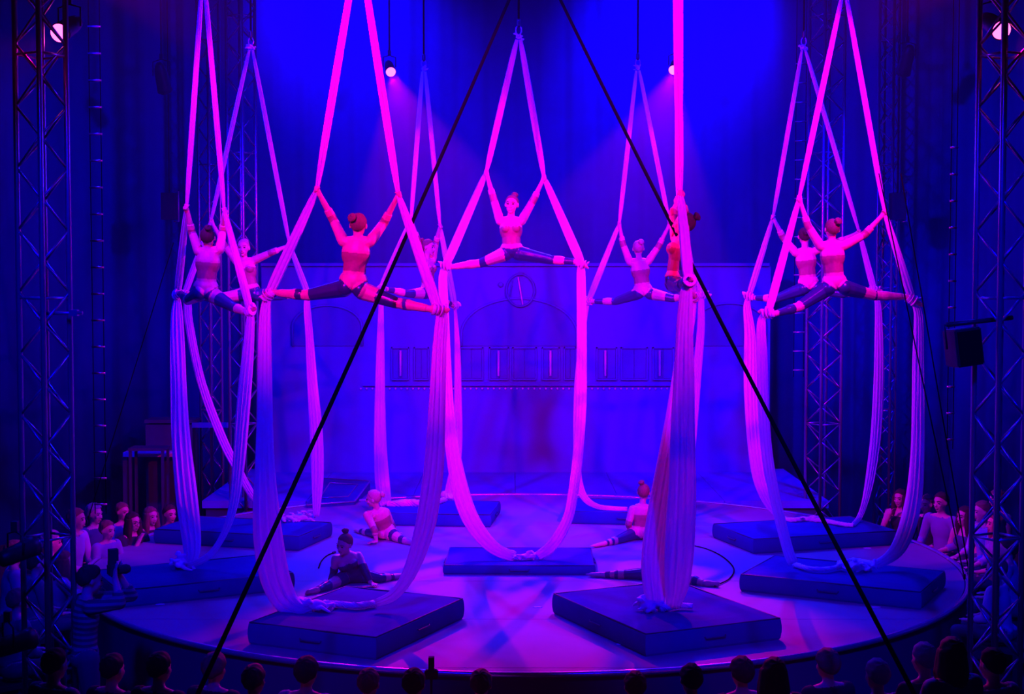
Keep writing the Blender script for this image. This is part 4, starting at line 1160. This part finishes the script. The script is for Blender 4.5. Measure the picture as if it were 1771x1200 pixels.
# floor cables and small flat white marks
def fcable(pts, label):
    P_ = [onz(x, y, 0.012) for x, y in pts]; t = empty('floor_cable', P_[0] * 1.0 - Vector((0, 0, 0.012)), label, 'cable')
    rows = catmull([tuple(p) for p in P_], 40); g = G(); g.tube([Vector(r) for r in rows], 0.007, 6); g.build('cable', M['rope'], t)
    g = G(); g.cone(Vector(rows[-1]), Vector(rows[-1]) + (Vector(rows[-1]) - Vector(rows[-3])).normalized() * 0.05, 0.016, 0.016, 8); g.build('plug', M['black'], t)
fcable([(1198, 943), (1225, 950), (1252, 964), (1269, 983), (1262, 1000), (1240, 1012)], 'black cable curving over the floor right of the front silk')
fcable([(551, 982), (556, 970), (565, 961), (576, 956)], 'black cable curving over the floor behind the sitting girl')
for x, y, lb in ((930, 1050, 'small white mark on the floor between the front mats'), (1075, 1114, 'small white mark at the left edge of the front right mat'),
              (277, 1045, 'small white mark on the floor in front of the left mat'), (1515, 1050, 'small white mark in front of the right mat'),
              (1500, 948, 'small white mark between the two right mats'), (555, 1030, 'small white mark behind the front left mat')):
    c = onz(x, y, 0.0)
    bm = bmesh.new(); bmesh.ops.create_cube(bm, size=1)
    for v in bm.verts: v.co = Vector((v.co.x * 0.09, v.co.y * 0.05, (v.co.z + 0.5) * 0.004 + 0.0005))
    bmesh.ops.bevel(bm, geom=[e for e in bm.edges if abs(e.verts[0].co.z - e.verts[1].co.z) > 0.002], offset=0.012, segments=2, affect='EDGES')
    me = bpy.data.meshes.new('floor_mark'); bm.to_mesh(me); bm.free()
    tag(link('floor_mark', me, M['stage_mark'], origin=c), lb, 'stage_mark', 'white marks on the stage')

# ramp with panel at the back left, bandstand
rp = empty('wedge_ramp', onz(612, 868), 'low wedge ramp with pale edging at the back left of the ring', 'ramp')
a = onz(530, 879); b = onz(613, 873); c = onz(640, 850); d_ = onz(560, 845)
vs = [Vector((p.x, p.y, 0.001)) for p in (a, b, c, d_)] + [Vector((p.x, p.y, z)) for p, z in ((a, 0.05), (b, 0.05), (c, 0.16), (d_, 0.16))]
G().add(vs, [(0, 3, 2, 1), (4, 5, 6, 7), (0, 1, 5, 4), (1, 2, 6, 5), (2, 3, 7, 6), (3, 0, 4, 7)]).build('wedge', M['mat'], rp, smooth=False)
g = G(); g.tube([vs[4], vs[5], vs[6], vs[7]], 0.014, 6); g.build('edging', M['rim'], rp)
cen = sum((vs[i] for i in range(4, 8)), Vector()) / 4
g = G(); q = [cen.lerp(vs[i], 0.6) + Vector((0, 0, 0.012)) for i in range(4, 8)]
g.tube(q, 0.010, 6, True); g.build('hatch_frame', M['alu'], rp)

bs = at(285, 815, 23.0)
t = empty('piano', Vector((at(288, 800, 23.2).x, 23.2 - CAM_D, GROUND)), 'dim upright piano far left behind the ring', 'piano')
x = t.location.x; y = t.location.y; zb = at(288, 815, 23.2).z
bz = GROUND
G().box((x + 0.1, y, (bz + 0.95) / 2), (0.75, 0.45, 0.95 - bz)).build('case', M['wood'], t, smooth=False)
G().box((x + 0.1, y + 0.05, 1.0), (0.8, 0.5, 0.05)).build('lid', M['wood'], t, smooth=False)
G().box((x - 0.1, y - 0.32, 0.50), (0.95, 0.3, 0.07)).build('keyboard', M['facade_light'], t, smooth=False)
for s_ in (-1, 1): G().box((x - 0.1 + s_ * 0.45, y - 0.42, (bz + 0.47) / 2), (0.07, 0.07, 0.47 - bz)).build('leg', M['wood'], t, smooth=False)
q = at(258, 775, 22.4); t = empty('side_table', (q.x, q.y, GROUND), 'dim small table beside the piano, far left', 'table')
G().box((q.x, q.y, q.z), (0.56, 0.4, 0.04)).build('table_top', M['wood'], t, smooth=False)
for sx in (-1, 1):
    for sy in (-1, 1): G().box((q.x + sx * 0.25, q.y + sy * 0.17, (q.z - 0.02 + GROUND) / 2), (0.04, 0.04, q.z - 0.02 - GROUND)).build('leg', M['wood'], t, smooth=False)
q = at(366, 735, 23.0); t = empty('music_gallery', (q.x, q.y, GROUND), 'low gallery rail behind the distant left truss', 'rail')
G().box((q.x, q.y, q.z), (0.62, 0.05, 0.08)).build('top_rail', M['facade'], t, smooth=False)
for sx in (-0.28, 0.0, 0.28): G().box((q.x + sx, q.y, (q.z - 0.04 + GROUND) / 2), (0.04, 0.04, q.z - 0.04 - GROUND)).build('post', M['black'], t, smooth=False)

# ================================================================== audience
SHIRTS = {
    'white': mat('white_shirt', (0.42, 0.42, 0.48), 0.8), 'pale': mat('pale_blue_shirt', (0.24, 0.27, 0.38), 0.8),
    'grey': mat('grey_jumper', (0.13, 0.13, 0.15), 0.9), 'black': mat('black_top', (0.03, 0.03, 0.035), 0.9), 'navyc': mat('navy_jumper', (0.06, 0.07, 0.16), 0.9),
    'red': mat('dark_red_jumper', (0.28, 0.05, 0.06), 0.9), 'jeans': mat('dark_jeans', (0.05, 0.06, 0.12), 0.9),
    'stripe': stripe_mat('striped_shirt', (0.03, 0.035, 0.07), (0.16, 0.16, 0.22), 6.5)}
M.update(SHIRTS)
def viewer_outfit(shirt, sleeveless=False):
    def top(n, t, h, fr, un):
        if n == 'torso': return 0 if 0.02 < h < (0.86 if sleeveless else 0.98) else -1
        if n == 'neck': return 0 if t < 0.1 and not sleeveless else -1
        if n[:4] == 'uarm': return -1 if sleeveless else 0
        if n[:4] == 'farm': return -1 if sleeveless or t > 0.5 else 0
        return -1
    def legs(n, t, h, fr, un):
        if n == 'torso': return 0 if h < 0.06 else -1
        return 0 if n[:5] == 'thigh' or n[:5] == 'shank' else -1
    return {'trousers': (legs, 0.010, ['jeans']), 'shirt': (top, 0.014, [shirt])}
SEATS = []
def viewer(label, px, py, d, hair, haircol, shirt, s=1.12, look=None, turn=0.0, glasses=False, sleeveless=False, arms='lap', face=True, voxel=0.016):
    """seated spectator; (px, py) is the centre of the head"""
    H = at(px, py, d)
    f = Vector((CEN.x, 0.2, 0)) - Vector((H.x, H.y, 0)); f.normalize()
    f = Matrix.Rotation(turn, 3, 'Z') @ f
    r = Vector((f.y, -f.x, 0))
    z = Vector((0, 0, 1))
    N = H - z * 0.135 * s - f * 0.02
    P = N - z * 0.46 * s - f * 0.06
    J = dict(H=H, N=N, P=P, SL=N - z * 0.05 * s - r * 0.165 * s, SR=N - z * 0.05 * s + r * 0.165 * s, HL=P - r * 0.085 * s, HR=P + r * 0.085 * s)
    for k, sg in (('L', -1), ('R', 1)):
        S = J['S' + k]
        if arms == 'chin' and k == 'R':
            J['E' + k] = S - z * 0.20 * s + f * 0.15 * s; J['G' + k] = J['E' + k] + z * 0.20 * s + f * 0.02 - r * 0.12 * s
        elif arms == 'camera':
            J['E' + k] = S - z * 0.17 * s + f * 0.18 * s + r * sg * 0.05; J['G' + k] = H + f * 0.17 - z * 0.02 + r * sg * 0.06
        else:
            J['E' + k] = S - z * 0.25 * s + r * sg * 0.06 * s + f * 0.04 * s; J['G' + k] = J['E' + k] + f * 0.20 * s - r * sg * 0.10 * s - z * 0.06 * s
        h_ = J['H' + k]
        J['K' + k] = h_ + f * 0.40 * s + r * sg * 0.05 - z * 0.01
        J['A' + k] = J['K' + k] - z * 0.40 * s + f * 0.02
        J['T' + k] = J['A' + k] + f * 0.20 * s - z * 0.04
    lk = Vector(look) if look is not None else f + Vector((0, 0, 0.18))
    seat_z = P.z - 0.115 * s
    SEATS.append((P.x - f.x * 0.02, P.y - f.y * 0.02, seat_z, f))
    return person(label, J, f, lk, s=s, voxel=voxel, hair=hair, haircol=haircol, outfit=viewer_outfit(shirt, sleeveless), group='spectators around the ring',
                  glasses=glasses, face=face, bust=(hair == 'long'), hand_dirs={'L': f * 0.8 - r * -0.4, 'R': f * 0.8 - r * 0.4} if arms == 'lap' else None)
# left side
viewer('older spectator with pale fluffy hair, left of the ring', 164, 889, 17.6, 'fluffy', 'hair_grey', 'navyc', turn=-0.3)
viewer('spectator in pale shirt in the second row left of the ring', 212, 885, 19.2, 'short', 'hair_brown', 'pale', turn=-0.2)
viewer('woman with glasses and long dark hair by the stage edge, left', 230, 903, 17.8, 'long', 'hair_dark', 'black', turn=-0.45, glasses=True, arms='chin')
viewer('brown-haired spectator second from the far left silk', 261, 893, 18.7, 'long', 'hair_brown', 'black', turn=-0.35)
viewer('spectator next to the far left silk', 294, 889, 19.3, 'short', 'hair_dark', 'navyc', turn=-0.35)
viewer('spectator with light shirt leaning low at the left stage edge', 186, 917, 17.0, 'short', 'hair_brown', 'pale', turn=-0.5, s=1.0)
viewer('tall spectator in a white shirt partly behind the near left truss', 133, 898, 16.6, 'short', 'hair_brown', 'white', turn=-0.2, s=1.2)
viewer('light-haired spectator seen through the near left truss', 90, 938, 15.6, 'fluffy', 'hair_grey', 'grey')
viewer('spectator at the left picture edge in a pale shirt', 27, 955, 14.9, 'short', 'hair_brown', 'pale', s=1.15)
viewer('spectator low behind the near left truss with hand to the face', 110, 972, 15.0, 'long', 'hair_brown', 'white', arms='chin', s=1.0)
viewer('spectator in grey between the two posts of the near left truss', 64, 975, 13.9, 'short', 'hair_dark', 'grey', s=1.0)
viewer('dim spectator at the lower left corner', 32, 1040, 12.9, 'short', 'hair_brown', 'navyc', s=1.0)
# right side
viewer('woman with long dark hair in a black top, right of the ring', 1557, 862, 19.4, 'long', 'hair_dark', 'black', turn=0.35, sleeveless=True, arms='chin')
viewer('dim spectator just right of the right front silk', 1603, 872, 18.9, 'short', 'hair_brown', 'black', turn=0.3)
viewer('man in a pale shirt with hands folded, right stage edge', 1627, 869, 18.2, 'short', 'hair_dark', 'pale', turn=0.4, s=1.18)
viewer('spectator left of the near right truss with bare arms', 1668, 893, 17.8, 'long', 'hair_dark', 'navyc', turn=0.3, sleeveless=True)
viewer('spectator in a white shirt seen through the near right truss', 1698, 885, 16.7, 'short', 'hair_brown', 'white', turn=0.2)
viewer('spectator in the upper row behind the near right truss', 1724, 864, 17.6, 'short', 'hair_brown', 'grey', turn=0.2)
viewer('spectator in pale blue low behind the near right truss', 1722, 905, 15.9, 'long', 'hair_brown', 'pale', turn=0.2, s=1.05)
viewer('dim spectator at the right picture edge', 1742, 950, 14.6, 'short', 'hair_dark', 'pale', s=1.0)
viewer('spectator lower right between the truss posts', 1722, 985, 13.6, 'short', 'hair_brown', 'white', s=1.0)
# front row, seen from behind
front_row = [
    (196, 1158, 11.0, 'short', 'hair_dark', 'black', 'spectator from behind at the bottom left, beneath the photographer'),
    (277, 1156, 10.6, 'short', 'hair_dark', 'black', 'dark-haired spectator from behind, between photographer and left guy line'),
    (372, 1157, 11.2, 'fluffy', 'hair_brown', 'black', 'spectator from behind at the foot of the left guy line'),
    (440, 1177, 10.7, 'short', 'hair_brown', 'navyc', 'spectator from behind right of the left guy line'),
    (531, 1164, 11.1, 'fluffy', 'hair_dark', 'pale', 'dark curly head from behind below the front left mat'),
    (638, 1183, 11.2, 'short', 'hair_brown', 'navyc', 'low head from behind below the middle of the front left mat'),
    (716, 1184, 10.7, 'short', 'hair_dark', 'black', 'low dark head beside the raised small camera'),
    (832, 1184, 11.2, 'short', 'hair_brown', 'pale', 'blue-lit head from behind at the bottom centre'),
    (1098, 1188, 11.1, 'short', 'hair_dark', 'black', 'barely showing head at the bottom right of centre'),
    (1195, 1176, 10.8, 'short', 'hair_dark', 'black', 'head from behind below the front right mat, leftmost of three'),
    (1282, 1164, 11.2, 'fluffy', 'hair_dark', 'black', 'head with full hair below the front right mat, middle of three'),
    (1338, 1166, 10.5, 'long', 'hair_dark', 'black', 'long-haired head below the front right mat, rightmost of three'),
    (1430, 1150, 11.3, 'fluffy', 'hair_brown', 'black', 'brown curly head from behind overlapping the lit stage rim'),
    (1516, 1168, 10.6, 'short', 'hair_grey', 'pale', 'grey-haired head from behind left of the right guy line'),
    (1597, 1140, 10.6, 'short', 'hair_grey', 'navyc', 'large grey head from behind at the foot of the right guy line'),
    (1645, 1133, 9.9, 'long', 'hair_brown', 'pale', 'large long-haired head from behind next to the near right truss'),
    (1715, 1150, 10.5, 'short', 'hair_dark', 'white', 'head from behind at the lower right corner'),
    (96, 1150, 10.6, 'short', 'hair_dark', 'grey', 'head from behind low behind the near left truss'),
]
for x, y, d, hr, hc, sh, lb in front_row:
    viewer(lb, x, y, d, hr, hc, sh, s=1.1, face=False, voxel=0.014)
# seating under the spectators (part of the hall)
cm = G(); cm.box((0, 0, -0.02), (0.36, 0.34, 0.04)); seat_me = pymesh('seat', cm.v, cm.f, False); seat_me.materials.append(M['black'])
seating = empty('audience_seating', (CEN.x, -5.5, GROUND), 'rows of plain black seats around the ring', None, None, 'structure')
for x, y, z, f in SEATS:
    o = bpy.data.objects.new('seat', seat_me); COL.objects.link(o); o.parent = seating
    o.location = Vector((x, y, z)) - seating.location; o.rotation_euler.z = math.atan2(f.y, f.x)
    hh = max(z - 0.04 - GROUND, 0.05)
    lg = G(); lg.box((0, 0, hh / 2), (0.06, 0.26, hh)); lm = pymesh('seat_support', lg.v, lg.f, False); lm.materials.append(M['black'])
    o = bpy.data.objects.new('seat_support', lm); COL.objects.link(o); o.parent = seating
    o.location = Vector((x, y, GROUND)) - seating.location; o.rotation_euler.z = math.atan2(f.y, f.x)

# photographer standing at the left stage edge
pd = 12.1
def q_(x, y, dd=0.0): return at(x, y, pd + dd)
H = q_(157, 1003); z = Vector((0, 0, 1)); f = Vector((0.85, 0.5, 0)).normalized(); r = Vector((f.y, -f.x, 0))
N = H - z * 0.14 - f * 0.04
P = N - z * 0.50 - f * 0.02
J = dict(H=H, N=N, P=P, SL=N - z * 0.06 - r * 0.17, SR=N - z * 0.06 + r * 0.15, HL=P - r * 0.09, HR=P + r * 0.09,
         ER=q_(207, 1043, -0.10), GR=q_(199, 1000, -0.02), EL=q_(228, 1030, 0.22), GL=q_(207, 995, 0.12))
for k, sg in (('L', -1), ('R', 1)):
    J['K' + k] = J['H' + k] - z * 0.42 + f * 0.03 + r * sg * 0.02
    J['A' + k] = Vector((J['K' + k].x, J['K' + k].y, GROUND + 0.075)) - f * 0.03
    J['T' + k] = J['A' + k] + f * 0.20 - z * 0.045
person('photographer in striped shirt standing at the left stage edge', J, f, f + z * 0.12, s=1.12, voxel=0.011, hair='short', haircol='hair_dark', outfit=viewer_outfit('stripe'), bust=False,
       hand_dirs={'L': (0, 0.1, 1), 'R': (0, 0.1, 1)}, base=(P.x, P.y, GROUND))
def camera_prop(c, f, s, label):
    c = Vector(c); t = empty('camera', c - Vector((0, 0, 0.05 * s)), label, 'camera'); z = Vector((0, 0, 1)); r = Vector((f.y, -f.x, 0)).normalized()
    R = Matrix((r, f, z)).transposed()
    bm = bmesh.new(); bmesh.ops.create_cube(bm, size=1)
    for v in bm.verts: v.co = Vector((v.co.x * 0.14 * s, v.co.y * 0.06 * s, v.co.z * 0.10 * s))
    bmesh.ops.bevel(bm, geom=bm.edges[:], offset=0.012 * s, segments=2, affect='EDGES')
    for v in bm.verts: v.co = R @ v.co + Vector((0, 0, 0.05 * s))
    me = bpy.data.meshes.new('camera_body'); bm.to_mesh(me); bm.free(); link('camera_body', me, M['black'], t)
    g = G(); g.cone(c + f * 0.03 * s, c + f * 0.12 * s, 0.036 * s, 0.042 * s, 14, caps=2); g.build('camera_lens', M['black'], t)
    g = G(); g.box(c + z * 0.062 * s, (0.06 * s, 0.06 * s, 0.035 * s), rot=R); g.build('viewfinder', M['black'], t, smooth=False)
    g = G(); g.box(c + z * 0.13 * s + f * 0.01, (0.06 * s, 0.075 * s, 0.10 * s), rot=R); g.build('flash', M['black'], t, smooth=False)
    return t
camera_prop(q_(194, 986, 0.04), f, 1.0, 'black camera with flash held up by the photographer')
cc_ = at(746, 1166, 11.2); t = camera_prop(cc_, Vector((0, 1, 0)), 0.75, 'small black camera held up at the bottom centre')
g = G(); g.tube([cc_ - Vector((0, 0, 0.04)), cc_ - Vector((0.0, 0.0, 0.6)), Vector((cc_.x, cc_.y, GROUND))], 0.012, 8); g.build('monopod', M['black'], t)
